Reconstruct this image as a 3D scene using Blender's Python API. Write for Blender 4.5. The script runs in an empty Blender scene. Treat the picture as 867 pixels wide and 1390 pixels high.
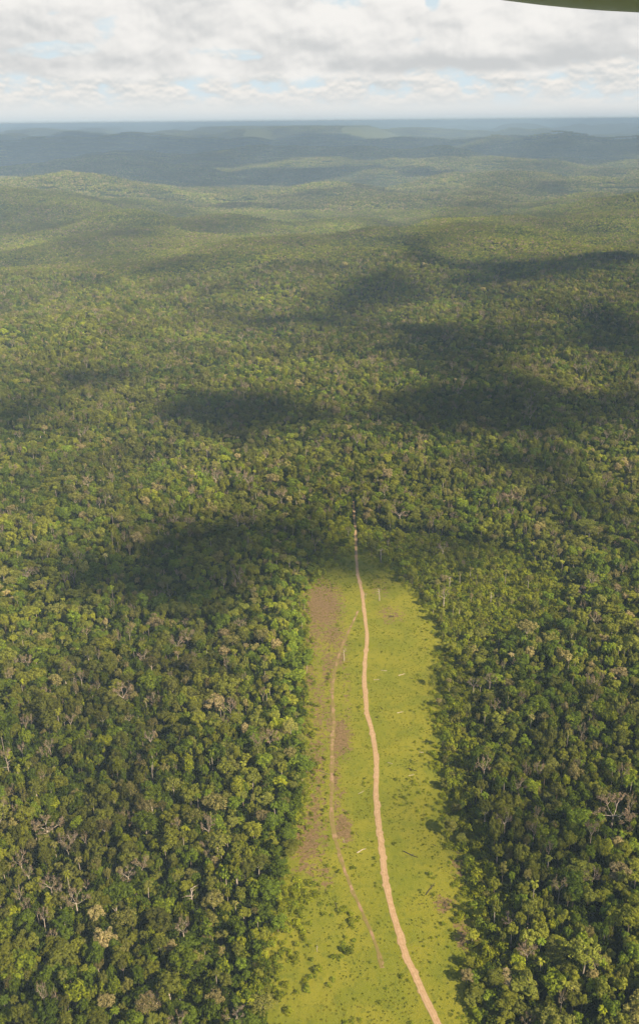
import bpy, math, random
import numpy as np
from mathutils import Matrix, Vector, Euler

R = math.radians
C = bpy.context.scene.collection
scene = bpy.context.scene

# ------------------------------------------------------------------ camera
H = 420.0
PITCH, ROLL, F = 22.75, -0.55, 1264.0          # focal length in pixels of an 867 px wide frame
cam_d = bpy.data.cameras.new('camera')
cam_d.sensor_fit = 'HORIZONTAL'; cam_d.sensor_width = 24.0; cam_d.lens = 24.0 * F / 867.0
cam_d.clip_start = 0.2; cam_d.clip_end = 300000
cam = bpy.data.objects.new('camera', cam_d); C.objects.link(cam)
CM = Matrix.Rotation(R(90 - PITCH), 3, 'X') @ Matrix.Rotation(R(ROLL), 3, 'Z')
cam.matrix_world = Matrix.Translation((0, 0, H)) @ CM.to_4x4()
scene.camera = cam
CMn = np.array(CM)

def at(px, py, z=0.0):
    d = CMn @ np.array([px - 433.5, -(py - 695.0), -F])
    t = (z - H) / d[2]
    return (d[0] * t, d[1] * t)

def project(x, y, z):
    P = np.stack([np.asarray(x, float), np.asarray(y, float), np.asarray(z, float) - H], -1) @ CMn
    dep = -P[..., 2]
    return 433.5 + P[..., 0] / dep * F, 695.0 - P[..., 1] / dep * F, dep

# ------------------------------------------------------------------ light
SUN_EL, SUN_AZ = 37.0, 127.0                  # azimuth clockwise from +Y
SD = np.array([math.sin(R(SUN_AZ)) * math.cos(R(SUN_EL)), math.cos(R(SUN_AZ)) * math.cos(R(SUN_EL)), math.sin(R(SUN_EL))])
sd = bpy.data.lights.new('sun', 'SUN'); sd.energy = 5.0; sd.angle = R(0.53); sd.color = (1.0, 0.85, 0.60)
sun = bpy.data.objects.new('sun', sd); C.objects.link(sun)
sun.rotation_euler = Vector(SD).to_track_quat('Z', 'Y').to_euler()
sun.location = (0, 0, 900)

scene.view_settings.view_transform = 'Standard'
scene.view_settings.look = 'None'
scene.view_settings.gamma = 1.0
scene.view_settings.use_curve_mapping = False
scene.view_settings.exposure = 0.45
scene.cycles.diffuse_bounces = 3
scene.cycles.transmission_bounces = 3
scene.cycles.volume_bounces = 6
scene.cycles.max_bounces = 8

class NT:
    """small helper around a node tree"""
    def __init__(s, tree):
        s.t = tree
        for n in list(tree.nodes): tree.nodes.remove(n)
    def n(s, kind, **kw):
        nd = s.t.nodes.new(kind)
        for k, v in kw.items(): setattr(nd, k, v)
        return nd
    def l(s, a, b): s.t.links.new(a, b)
    def put(s, sock, v):
        if isinstance(v, bpy.types.NodeSocket): s.l(v, sock)
        elif v is not None: sock.default_value = v
    def m(s, op, a, b=None, c=None, clamp=False):
        nd = s.n('ShaderNodeMath', operation=op); nd.use_clamp = clamp
        for i, v in enumerate((a, b, c)): s.put(nd.inputs[i], v) if v is not None else None
        return nd.outputs[0]
    def smooth(s, v, a, b, lo=0.0, hi=1.0):
        nd = s.n('ShaderNodeMapRange', interpolation_type='SMOOTHSTEP')
        s.put(nd.inputs[0], v); nd.inputs[1].default_value = a; nd.inputs[2].default_value = b
        nd.inputs[3].default_value = lo; nd.inputs[4].default_value = hi
        return nd.outputs[0]
    def xyz(s, x, y, z):
        nd = s.n('ShaderNodeCombineXYZ')
        for i, v in enumerate((x, y, z)): s.put(nd.inputs[i], v)
        return nd.outputs[0]
    def noise(s, vec, scale, detail=5, rough=0.55, dist=0.0):
        nd = s.n('ShaderNodeTexNoise')
        if vec is not None: s.l(vec, nd.inputs['Vector'])
        nd.inputs['Scale'].default_value = scale; nd.inputs['Detail'].default_value = detail
        nd.inputs['Roughness'].default_value = rough; nd.inputs['Distortion'].default_value = dist
        return nd.outputs[0]
    def mix(s, f, a, b, mode='MIX'):
        nd = s.n('ShaderNodeMix', data_type='RGBA', blend_type=mode)
        s.put(nd.inputs[0], f); s.put(nd.inputs[6], a if not isinstance(a, tuple) else a + (1,) * (4 - len(a)))
        s.put(nd.inputs[7], b if not isinstance(b, tuple) else b + (1,) * (4 - len(b)))
        return nd.outputs[2]
    def attr(s, name, typ='GEOMETRY', out='Fac'):
        nd = s.n('ShaderNodeAttribute', attribute_name=name); nd.attribute_type = typ
        return nd.outputs[out]
    def ramp(s, v, stops):
        nd = s.n('ShaderNodeValToRGB'); cr = nd.color_ramp
        while len(cr.elements) < len(stops): cr.elements.new(0.5)
        for e, (p, c) in zip(cr.elements, stops): e.position = p; e.color = c + (1,)
        s.l(v, nd.inputs[0]); return nd.outputs[0]

# world: daylight sky with broken cloud banks low down
W = bpy.data.worlds.new('World'); scene.world = W; W.use_nodes = True
w = NT(W.node_tree)
out = w.n('ShaderNodeOutputWorld'); bg = w.n('ShaderNodeBackground')
w.l(bg.outputs[0], out.inputs[0])
sky = w.n('ShaderNodeTexSky', sky_type='NISHITA'); sky.sun_disc = False
sky.sun_elevation = R(SUN_EL); sky.sun_rotation = R(SUN_AZ); sky.altitude = 400; sky.air_density = 1.0; sky.dust_density = 1.0
tc = w.n('ShaderNodeTexCoord'); sp = w.n('ShaderNodeSeparateXYZ'); w.l(tc.outputs['Generated'], sp.inputs[0])
dx, dy, dz = sp.outputs
el = w.m('MULTIPLY', w.m('ARCSINE', dz), 180 / math.pi)
az = w.m('MULTIPLY', w.m('ARCTAN2', dx, dy), 180 / math.pi)
def gauss(a, e, sa, se, amp):
    u = w.m('DIVIDE', w.m('SUBTRACT', az, a), sa); v = w.m('DIVIDE', w.m('SUBTRACT', el, e), se)
    q = w.m('ADD', w.m('MULTIPLY', u, u), w.m('MULTIPLY', v, v))
    return w.m('MULTIPLY', w.m('EXPONENT', w.m('MULTIPLY', q, -1.0)), amp)
def total(vals):
    r = vals[0]
    for v in vals[1:]: r = w.m('ADD', r, v)
    return r
def px_dir(px, py):
    d = CMn @ np.array([px - 433.5, -(py - 695.0), -F]); d = d / np.linalg.norm(d)
    return math.degrees(math.atan2(d[0], d[1])), math.degrees(math.asin(d[2]))
def gpx(px, py, sx, sy, amp):
    a, e = px_dir(px, py); return gauss(a, e, sx * 0.0417, sy * 0.0378, amp)
# far small cumulus band (about 1.4 to 3 degrees up) and a nearer, larger bank above it
vB = w.xyz(w.m('DIVIDE', az, 1.9), w.m('DIVIDE', el, 0.9), 3.7)
vB2 = w.xyz(w.m('DIVIDE', az, 1.9), w.m('DIVIDE', w.m('ADD', el, 0.16), 0.9), 3.7)
nB = w.noise(vB, 1.0, 8, 0.54, 0.0); nB2 = w.noise(vB2, 1.0, 8, 0.54, 0.0)
vA = w.xyz(w.m('DIVIDE', az, 3.6), w.m('DIVIDE', el, 2.3), 11.3)
vA2 = w.xyz(w.m('DIVIDE', w.m('ADD', az, 0.18), 3.6), w.m('DIVIDE', w.m('ADD', el, 0.27), 2.3), 11.3)
nA = w.noise(vA, 1.0, 9, 0.50, 0.15); nA2 = w.noise(vA2, 1.0, 9, 0.50, 0.15); nL = w.noise(vA, 0.8, 3, 0.5, 0.3)
# banks: where the near cloud thins to show pale blue, and where it is thick
gaps = total([gpx(75, 66, 55, 11, -0.30), gpx(145, 38, 28, 24, -0.30), gpx(330, 73, 70, 10, -0.27), gpx(535, 52, 36, 14, -0.26),
              gpx(65, 18, 26, 8, -0.18), gpx(583, 4, 14, 12, -0.25), gpx(200, 92, 200, 6, -0.03),
              gpx(300, 40, 110, 30, 0.08), gpx(730, 40, 150, 50, 0.20), gpx(415, 72, 70, 22, 0.08), gpx(30, 50, 60, 9, 0.02)])
covA = w.smooth(w.m('ADD', w.m('ADD', nA, gaps), 0.12), 0.45, 0.56)
covA = w.m('MULTIPLY', covA, w.smooth(w.m('ADD', el, w.m('MULTIPLY', w.m('SUBTRACT', nA, 0.5), 2.2)), 2.2, 2.75))
reliefA = w.m('MULTIPLY', w.m('SUBTRACT', nA, nA2), 1.7)
baseA = total([gpx(640, 86, 200, 12, -0.20), gpx(420, 68, 70, 18, -0.09), gpx(100, 84, 120, 18, -0.07), gpx(760, 78, 120, 14, -0.05),
               gpx(700, 30, 110, 24, 0.05), gpx(830, 110, 60, 16, 0.05), gpx(90, 30, 110, 18, -0.05), gpx(250, 20, 60, 30, -0.03)])
litA = w.m('ADD', w.m('ADD', w.m('ADD', 0.73, w.m('MULTIPLY', w.m('SUBTRACT', nL, 0.5), 1.1)), reliefA), w.m('MULTIPLY', baseA, 2.8), clamp=True)
colA = w.mix(w.smooth(litA, 0.25, 0.95), (0.46, 0.468, 0.47), (0.68, 0.665, 0.64))
covB = w.smooth(nB, 0.33, 0.52)
litB = w.m('ADD', 0.62, w.m('MULTIPLY', w.m('SUBTRACT', nB, nB2), 2.2), clamp=True)
colB = w.mix(w.smooth(litB, 0.30, 0.95), (0.47, 0.49, 0.495), (0.68, 0.65, 0.61))
nish = w.n('ShaderNodeMix', data_type='RGBA', blend_type='MULTIPLY'); nish.inputs[0].default_value = 1.0
w.l(sky.outputs[0], nish.inputs[6]); nish.inputs[7].default_value = (0.07, 0.07, 0.07, 1)
nsky = nish.outputs[2]
pale = w.mix(w.smooth(el, 0.0, 40.0, 1.0, 0.0), nsky, (0.50, 0.585, 0.63))     # pale blue air low down
c1 = w.mix(w.m('MULTIPLY', covB, w.smooth(el, 4.6, 3.0)), pale, colB)
c2 = w.mix(covA, c1, colA)
c3 = w.mix(w.smooth(el, 0.35, 1.9, 1.0, 0.0), c2, w.mix(w.smooth(el, -0.2, 0.8), (0.42, 0.47, 0.50), (0.575, 0.585, 0.58)))        # white air on the horizon
# higher up: scattered cloud on a plane
zz = w.m('MAXIMUM', dz, 0.05)
vH = w.xyz(w.m('DIVIDE', dx, zz), w.m('DIVIDE', dy, zz), 5.0)
nH = w.noise(vH, 1.1, 6, 0.55)
hi = w.mix(w.m('MULTIPLY', w.smooth(nH, 0.50, 0.66), 0.5), nsky, (0.42, 0.43, 0.45))
c4 = w.mix(w.smooth(el, 9.0, 16.0), c3, hi)
w.l(c4, bg.inputs[0]); bg.inputs[1].default_value = 1.0
W.cycles.sampling_method = 'MANUAL'; W.cycles.sample_map_resolution = 512

# ------------------------------------------------------------------ small tools
def tag(o, label=None, cat=None, group=None, kind=None):
    if label: o['label'] = label
    if cat: o['category'] = cat
    if group: o['group'] = group
    if kind: o['kind'] = kind
    return o

def _h(ix, iy, seed):
    n = (ix.astype(np.int64) * 374761393 + iy.astype(np.int64) * 668265263 + seed * 1442695041) & 0x7fffffff
    n = ((n ^ (n >> 13)) * 1274126177) & 0x7fffffff
    n = ((n ^ (n >> 16)) * 2246822519) & 0x7fffffff
    return ((n ^ (n >> 15)) & 0xffff) / 65535.0

def vnoise(x, y, seed=0):
    x = np.asarray(x, float); y = np.asarray(y, float)
    ix = np.floor(x); iy = np.floor(y); fx = x - ix; fy = y - iy
    fx = fx ** 3 * (fx * (fx * 6 - 15) + 10); fy = fy ** 3 * (fy * (fy * 6 - 15) + 10)
    a = _h(ix, iy, seed); b = _h(ix + 1, iy, seed); c = _h(ix, iy + 1, seed); d = _h(ix + 1, iy + 1, seed)
    return (a * (1 - fx) + b * fx) * (1 - fy) + (c * (1 - fx) + d * fx) * fy

def fbm(x, y, seed=0, octv=4, g=0.5):
    s = 0; a = 1; t = 0
    for o in range(octv):
        s = s + a * vnoise(x * 2 ** o + 17.3 * o, y * 2 ** o - 9.1 * o, seed + o); t += a; a *= g
    return s / t

def sstep(x, a, b):
    t = np.clip((np.asarray(x, float) - a) / (b - a), 0, 1); return t * t * (3 - 2 * t)

def terrain(x, y):
    x = np.asarray(x, float); y = np.asarray(y, float); r = np.hypot(x, y)
    h = sstep(r, 1150, 2800) * 150 * (fbm(x / 700, y / 620, 3, 4) - 0.5)
    h = h + sstep(r, 1600, 5000) * 330 * (fbm(x / 1900, y / 1500, 8, 4) - 0.5)
    rd = 1 - np.abs(2 * fbm(x / 9500 + .3, y / 5200, 21, 4, 0.5) - 1) * 2.2
    h = h + sstep(r, 6500, 13000) * 380 * (np.clip(rd, 0, 1) - 0.62)
    rd2 = fbm(x / 15000 + .7, y / 9000, 33, 4, 0.5)
    h = h + sstep(r, 18000, 40000) * (rd2 - 0.50) * 900
    h = h + sstep(r, 15000, 30000) * (fbm(x / 4200, y / 6500, 37, 4, .55) - .50) * 900 + sstep(r, 12000, 20000) * (fbm(x / 1900, y / 3000, 45, 3, .5) - .5) * 330
    h = h + sstep(r, 38000, 52000) * (fbm(x / 6000, y / 16000, 61, 4) - .40) * 1500
    return np.where(h > 200, 200 + 110 * np.tanh((h - 200) / 110), np.where(h < -120, -120 + 60 * np.tanh((h + 120) / 60), h))

def mesh_np(name, verts, faces, mats, face_mat=None, smooth=False):
    """faces: (n,4) or (n,3) int array"""
    me = bpy.data.meshes.new(name)
    verts = np.ascontiguousarray(verts, dtype=np.float32); faces = np.ascontiguousarray(faces, dtype=np.int32)
    k = faces.shape[1] if len(faces) else 4
    me.vertices.add(len(verts)); me.vertices.foreach_set('co', verts.ravel())
    if len(faces):
        me.loops.add(faces.size); me.loops.foreach_set('vertex_index', faces.ravel())
        me.polygons.add(len(faces)); me.polygons.foreach_set('loop_start', np.arange(0, faces.size, k, dtype=np.int32))
        try: me.polygons.foreach_set('loop_total', np.full(len(faces), k, dtype=np.int32))
        except Exception: pass
        if face_mat is not None: me.polygons.foreach_set('material_index', np.ascontiguousarray(face_mat, dtype=np.int32))
        me.polygons.foreach_set('use_smooth', np.full(len(faces), smooth))
    for m in mats: me.materials.append(m)
    me.update(calc_edges=True)
    return me

def add_attr(me, name, data, dom='POINT', typ='FLOAT'):
    a = me.attributes.new(name, typ, dom)
    d = np.ascontiguousarray(data, dtype=np.int32 if typ == 'INT' else np.float32)
    a.data.foreach_set('vector' if typ == 'FLOAT_VECTOR' else 'value', d.ravel())

def link(name, me, parent=None):
    o = bpy.data.objects.new(name, me); C.objects.link(o)
    if parent: o.parent = parent
    return o

# ------------------------------------------------------------------ materials
def material(name):
    m = bpy.data.materials.new(name); m.use_nodes = True
    return m, NT(m.node_tree)

def leafy(name, stops, transl=0.22, jit=0.10):
    m, t = material(name)
    o = t.n('ShaderNodeOutputMaterial')
    hue = t.attr('hue', 'INSTANCER'); val = t.attr('val', 'INSTANCER')
    leaf = t.attr('leaf'); hofs = t.attr('hofs')
    h2 = t.m('ADD', t.m('ADD', hue, hofs), t.m('MULTIPLY', t.m('SUBTRACT', leaf, 0.5), jit), clamp=True)
    col = t.ramp(h2, stops)
    k = t.m('MULTIPLY', val, t.m('ADD', 0.72, t.m('MULTIPLY', leaf, 0.56)))
    cm = t.n('ShaderNodeVectorMath', operation='SCALE'); t.l(col, cm.inputs[0]); t.l(k, cm.inputs[3])
    d = t.n('ShaderNodeBsdfDiffuse'); t.l(cm.outputs[0], d.inputs[0])
    tr = t.n('ShaderNodeBsdfTranslucent')
    tcol = t.mix(1.0, cm.outputs[0], (0.95, 1.0, 0.35), 'MULTIPLY'); t.l(tcol, tr.inputs[0])
    mx = t.n('ShaderNodeMixShader'); mx.inputs[0].default_value = transl
    t.l(d.outputs[0], mx.inputs[1]); t.l(tr.outputs[0], mx.inputs[2]); t.l(mx.outputs[0], o.inputs[0])
    return m

# dark green, green, bright green, lime yellow, yellow olive, olive, tan olive, tan, pinkish grey brown
FOL = [(0.0, (.058, .088, .012)), (0.16, (.105, .150, .016)), (0.32, (.165, .220, .020)), (0.46, (.32, .34, .018)),
       (0.58, (.240, .245, .026)), (0.70, (.175, .192, .030)), (0.82, (.210, .200, .045)), (0.91, (.285, .235, .095)), (1.0, (.330, .240, .150))]
M_leaf = leafy('foliage', FOL)
M_grassleaf = leafy('low_foliage', [(0.0, (.13, .17, .018)), (0.5, (.22, .235, .022)), (1.0, (.33, .30, .030))], 0.3, 0.3)

def bark(name, c1, c2, scale=1.5):
    m, t = material(name)
    o = t.n('ShaderNodeOutputMaterial'); b = t.n('ShaderNodeBsdfPrincipled')
    tc = t.n('ShaderNodeTexCoord'); mp = t.n('ShaderNodeMapping'); mp.inputs['Scale'].default_value = (1, 1, 0.25)
    t.l(tc.outputs['Object'], mp.inputs[0])
    n = t.noise(mp.outputs[0], scale, 4)
    t.l(t.mix(t.smooth(n, 0.3, 0.7), c1, c2), b.inputs['Base Color'])
    b.inputs['Roughness'].default_value = 0.85
    t.l(b.outputs[0], o.inputs[0]); return m
M_bark = bark('bark', (.17, .13, .085), (.28, .22, .15))
M_pale = bark('pale_bark', (.52, .42, .32), (.72, .60, .48))
M_twig = bark('twigs', (.25, .18, .12), (.38, .28, .20))
M_dark = bark('charred_wood', (.05, .045, .03), (.12, .09, .06))

def ground_mat():
    m, t = material('forest_floor')
    o = t.n('ShaderNodeOutputMaterial'); b = t.n('ShaderNodeBsdfPrincipled'); b.inputs['Roughness'].default_value = 1
    b.inputs['Specular IOR Level'].default_value = 0.0
    tc = t.n('ShaderNodeTexCoord')
    n1 = t.noise(tc.outputs['Object'], 0.12, 5, 0.65)
    near = t.mix(t.smooth(n1, 0.35, 0.65), (.030, .045, .010), (.070, .090, .018))
    n2 = t.noise(tc.outputs['Object'], 0.012, 6, 0.7); n3 = t.noise(tc.outputs['Object'], 0.0007, 4, 0.6)
    far = t.mix(t.smooth(n2, 0.3, 0.7), (.045, .055, .020), (.110, .105, .045))
    far = t.mix(t.m('MULTIPLY', t.smooth(n3, 0.60, 0.70), 0.7), far, (.30, .28, .10))   # far-off pastures
    t.l(t.mix(t.attr('field'), t.mix(t.attr('far'), near, far), (.20, .21, .075)), b.inputs['Base Color'])
    bp = t.n('ShaderNodeBump'); bp.inputs['Distance'].default_value = 10.0
    t.l(t.m('MULTIPLY', t.attr('far'), 0.9), bp.inputs['Strength'])
    t.l(t.noise(tc.outputs['Object'], 0.02, 6, 0.7), bp.inputs['Height']); t.l(bp.outputs[0], b.inputs['Normal'])
    t.l(b.outputs[0], o.inputs[0]); return m

def pasture_mat():
    m, t = material('pasture_grass')
    o = t.n('ShaderNodeOutputMaterial'); b = t.n('ShaderNodeBsdfPrincipled'); b.inputs['Roughness'].default_value = 0.95
    b.inputs['Specular IOR Level'].default_value = 0.1
    tc = t.n('ShaderNodeTexCoord'); ob = tc.outputs['Object']
    big = t.noise(ob, 0.035, 5, 0.6, 0.4); mid = t.noise(ob, 0.22, 6, 0.65); fine = t.noise(ob, 1.3, 4, 0.7)
    c = t.mix(t.smooth(big, 0.36, 0.62), (.235, .250, .020), (.315, .295, .026))
    c = t.mix(t.m('MULTIPLY', t.smooth(mid, 0.50, 0.66), 0.50), c, (.130, .165, .018))
    c = t.mix(t.m('MULTIPLY', t.smooth(fine, 0.50, 0.68), 0.2), c, (.105, .140, .016))
    c = t.mix(t.m('MULTIPLY', t.smooth(fine, 0.45, 0.33), 0.4), c, (.34, .31, .06))
    # dry, trampled soil patches with ragged edges
    dry = t.attr('dry'); dn = t.m('ADD', dry, t.m('MULTIPLY', t.m('SUBTRACT', t.noise(ob, 0.28, 8, 0.75), 0.5), 4.0))
    dm = t.m('MULTIPLY', t.smooth(dn, 0.32, 0.62), t.smooth(dry, 0.08, 0.32))
    soil = t.mix(t.smooth(t.noise(ob, 0.6, 5, 0.7), 0.35, 0.65), (.19, .115, .058), (.32, .19, .115))
    c = t.mix(t.m('MULTIPLY', dm, 0.85), c, soil)
    t.l(c, b.inputs['Base Color'])
    bp = t.n('ShaderNodeBump'); bp.inputs['Distance'].default_value = 0.5; bp.inputs['Strength'].default_value = 0.9
    t.l(t.m('ADD', fine, mid), bp.inputs['Height']); t.l(bp.outputs[0], b.inputs['Normal'])
    t.l(b.outputs[0], o.inputs[0]); return m

def road_mat(name, cs, edge, fade=0.0):
    m, t = material(name)
    o = t.n('ShaderNodeOutputMaterial'); b = t.n('ShaderNodeBsdfPrincipled'); b.inputs['Roughness'].default_value = 0.95
    b.inputs['Specular IOR Level'].default_value = 0.1
    tc = t.n('ShaderNodeTexCoord'); ob = tc.outputs['Object']
    n = t.noise(ob, 0.5, 6, 0.7); n2 = t.noise(ob, 0.06, 3)
    c = t.mix(t.smooth(n, 0.3, 0.7), cs[0], cs[1]); c = t.mix(t.m('MULTIPLY', t.smooth(n2, 0.45, 0.65), 0.5), c, cs[2])
    a = t.attr('across')
    c = t.mix(t.m('MULTIPLY', t.smooth(t.noise(ob, 0.11, 5, 0.7), 0.40, 0.53), fade), c, edge)
    rut = t.m('ABSOLUTE', t.m('SUBTRACT', t.m('ABSOLUTE', a), 0.42))
    c = t.mix(t.m('MULTIPLY', t.smooth(rut, 0.18, 0.05), 0.6), c, cs[0])
    e = t.m('ADD', t.m('ABSOLUTE', a), t.m('MULTIPLY', t.m('SUBTRACT', n, 0.5), 0.9))
    c = t.mix(t.m('MULTIPLY', t.smooth(e, 0.72, 0.98), 0.8), c, edge)
    t.l(c, b.inputs['Base Color'])
    bp = t.n('ShaderNodeBump'); bp.inputs['Distance'].default_value = 0.3; bp.inputs['Strength'].default_value = 0.6
    t.l(n, bp.inputs['Height']); t.l(bp.outputs[0], b.inputs['Normal'])
    t.l(b.outputs[0], o.inputs[0]); return m

# ------------------------------------------------------------------ ground (one sheet to the horizon)
azs = np.concatenate([np.arange(-34, 34.01, 0.17), np.array([36, 39, 43, 48, 55, 65, 80, 100, 125, 150, 180, 210, 235, 260, 280, 295, 305, 312, 317, 321, 324])])
rs = np.concatenate([[0.5, 40, 120], np.exp(np.linspace(math.log(220), math.log(66000), 540))])
A_, R_ = np.meshgrid(np.radians(azs), rs)
X = np.sin(A_) * R_; Y = np.cos(A_) * R_; Z = terrain(X, Y)
na, nr = len(azs), len(rs)
i, j = np.meshgrid(np.arange(nr - 1), np.arange(na), indexing='ij')
j2 = (j + 1) % na
q = np.stack([i * na + j, i * na + j2, (i + 1) * na + j2, (i + 1) * na + j], -1).reshape(-1, 4)[:, ::-1]
gm = mesh_np('ground', np.stack([X, Y, Z], -1).reshape(-1, 3), q, [ground_mat()], smooth=True)
FAR0, FAR1 = 24000, 32000
FIELDS = [(505, 191, 48, 4.5), (352, 192, 20, 3), (655, 193, 24, 3), (20, 198, 22, 3), (760, 198, 16, 2), (160, 188, 14, 2)]
def field(x, y):
    u_, v_, _d = project(x, y, np.zeros(np.shape(x))); f_ = np.zeros(np.shape(x))
    for a_, b_, c_, e_ in FIELDS: f_ = np.maximum(f_, ((np.hypot((u_ - a_) / c_, (v_ - b_) / e_) + 1.2 * (fbm(np.asarray(x) / 700, np.asarray(y) / 1500, 5, 3) - .5)) < 1) & (np.asarray(y) > 5000))
    return f_
add_attr(gm, 'field', field(X.ravel(), Y.ravel()))
add_attr(gm, 'far', sstep(R_.ravel(), 12000, 26000))
tag(link('ground', gm), kind='structure')

# ------------------------------------------------------------------ clearing
def poly(pts, z=0.0): return np.array([at(a, b, z) for a, b in pts])
CLEAR = poly([(478, 742), (455, 762), (425, 780), (408, 795), (405, 830), (412, 870), (410, 910), (414, 950), (408, 1000), (414, 1055), (400, 1120),
              (384, 1175), (372, 1240), (366, 1300), (356, 1500), (665, 1500), (642, 1300), (640, 1220), (630, 1165), (616, 1110),
              (604, 1060), (600, 1000), (600, 935), (606, 880), (588, 830), (560, 795), (530, 770), (500, 745)])
LOWZ = poly([(425, 792), (418, 765), (440, 735), (462, 700), (478, 708), (520, 722), (590, 728), (660, 742), (740, 765), (775, 800), (760, 850), (700, 868),
             (650, 880), (645, 1000), (640, 1080), (668, 1160), (690, 1230), (690, 1330), (640, 1330), (642, 1300), (640, 1220), (630, 1165), (616, 1110), (604, 1060), (600, 1000), (600, 935), (606, 880), (588, 830), (560, 795), (500, 745), (455, 765)])

def inside(P, x, y):
    x = np.asarray(x); y = np.asarray(y); r = np.zeros(x.shape, bool)
    n = len(P)
    for k in range(n):
        x1, y1 = P[k]; x2, y2 = P[(k + 1) % n]
        c = ((y1 > y) != (y2 > y)) & (x < (x2 - x1) * (y - y1) / (y2 - y1 + 1e-12) + x1)
        r ^= c
    return r
def pdist(P, x, y, closed=True):
    x = np.asarray(x, float); y = np.asarray(y, float); d = np.full(x.shape, 1e9)
    n = len(P)
    for k in range(n if closed else n - 1):
        a = P[k]; b = P[(k + 1) % n]; v = b - a; L = v @ v + 1e-9
        t = np.clip(((x - a[0]) * v[0] + (y - a[1]) * v[1]) / L, 0, 1)
        d = np.minimum(d, np.hypot(x - a[0] - t * v[0], y - a[1] - t * v[1]))
    return d
def pz(x, y):   # gentle unevenness of the pasture surface
    return 0.06 + 0.55 * fbm(np.asarray(x) / 16, np.asarray(y) / 16, 51, 3)

x0, x1 = CLEAR[:, 0].min() - 30, CLEAR[:, 0].max() + 30; y0, y1 = CLEAR[:, 1].min() - 10, CLEAR[:, 1].max() + 40
gx = np.arange(x0, x1, 1.5); gy = np.arange(y0, y1, 1.8)
XX, YY = np.meshgrid(gx, gy)
dcl = pdist(CLEAR, XX, YY); ins = inside(CLEAR, XX, YY)
sdist = np.where(ins, -dcl, dcl)
keep = sdist < 9 + 8 * (fbm(XX / 12, YY / 12, 5, 3) - 0.5)
nx, ny = len(gx), len(gy)
i, j = np.meshgrid(np.arange(ny - 1), np.arange(nx - 1), indexing='ij')
ok = keep[:-1, :-1] & keep[1:, :-1] & keep[:-1, 1:] & keep[1:, 1:]
q = np.stack([i * nx + j, i * nx + j + 1, (i + 1) * nx + j + 1, (i + 1) * nx + j], -1)[ok]
dry = np.zeros(XX.shape)
for (px, py, rx, ry, a) in [(437, 822, 24, 27, 1.25), (449, 862, 15, 16, .8), (461, 893, 10, 14, .7), (420, 919, 12, 22, .65), (461, 1002, 14, 24, 1.1), (448, 975, 9, 30, .6),
                            (465, 1125, 12, 19, 1.1), (418, 1141, 22, 30, .95), (428, 1100, 10, 26, .7), (415, 1180, 20, 12, .6), (462, 1075, 9, 12, .5),
                            (602, 1228, 14, 12, .75), (622, 1180, 12, 22, .5), (632, 1270, 14, 24, .75), (560, 1290, 12, 10, .3), (427, 790, 18, 12, .6),
                            (530, 835, 20, 14, .5), (515, 800, 14, 18, .4), (395, 1000, 14, 30, .4), (610, 1120, 8, 20, .3), (428, 850, 14, 40, .7), (434, 960, 12, 50, .55), (430, 1040, 12, 50, .65), (425, 1120, 20, 60, .6), (440, 1190, 14, 20, .5), (447, 905, 10, 30, .7), (470, 940, 8, 60, .35), (455, 1050, 8, 80, .55), (412, 960, 10, 40, .6), (462, 870, 12, 26, .6)]:
    c = np.array(at(px, py)); ex = abs(at(px + rx, py)[0] - c[0]); ey = abs(at(px, py - ry)[1] - c[1])
    dry = np.maximum(dry, a * np.exp(-(((XX - c[0]) / ex) ** 2 + ((YY - c[1]) / ey) ** 2) * 0.8))
pm = mesh_np('pasture', np.stack([XX, YY, pz(XX, YY)], -1).reshape(-1, 3), q, [pasture_mat()], smooth=True)
add_attr(pm, 'dry', dry.ravel())
tag(link('pasture', pm), kind='structure')

def ribbon(name, pts, mat, wid, z, seed, kind='structure', blobs=0.3):
    P = np.array([at(a, b) for a, b in pts])
    s = np.concatenate([[0], np.cumsum(np.hypot(*np.diff(P, axis=0).T))]); n = int(s[-1] / 1.2)
    t = np.linspace(0, s[-1], n)
    px = np.interp(t, s, P[:, 0]); py = np.interp(t, s, P[:, 1])
    ker = np.hanning(25); ker /= ker.sum()
    sm = lambda a: np.convolve(np.pad(a, 12, 'edge'), ker, 'valid')
    px, py = sm(px), sm(py)
    px = px + 0.9 * (fbm(t / 22, t * 0, seed, 3) - .5)
    tx, ty = np.gradient(px), np.gradient(py); L = np.hypot(tx, ty); nxv, nyv = ty / L, -tx / L
    wd = np.interp(t / s[-1], np.linspace(0, 1, len(wid)), wid)
    u = np.linspace(-1, 1, 9)
    el_, er_ = [1 + blobs * 2 * (fbm(t / 5 + 50 * k, t * 0, seed + k, 4, .65) - .5) + 0.5 * blobs / 0.3 * sstep(fbm(t / 7, t * 0 + k, seed + 9 + k, 2), .66, .74) for k in (0, 1)]
    off = np.where(u[None] < 0, u[None] * el_[:, None], u[None] * er_[:, None]) * wd[:, None] / 2
    VX = px[:, None] + nxv[:, None] * off; VY = py[:, None] + nyv[:, None] * off
    VZ = pz(VX, VY) + z - 0.05 * np.abs(u)[None] ** 4
    i, j = np.meshgrid(np.arange(n - 1), np.arange(8), indexing='ij')
    q = np.stack([i * 9 + j, i * 9 + j + 1, (i + 1) * 9 + j + 1, (i + 1) * 9 + j], -1).reshape(-1, 4)
    me = mesh_np(name, np.stack([VX, VY, VZ], -1).reshape(-1, 3), q, [mat], smooth=True)
    if me.polygons[0].normal.z < 0: me.flip_normals()
    add_attr(me, 'across', np.broadcast_to(u, (n, 9)).ravel())
    o = link(name, me); tag(o, kind=kind); return np.stack([px, py], -1)

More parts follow.
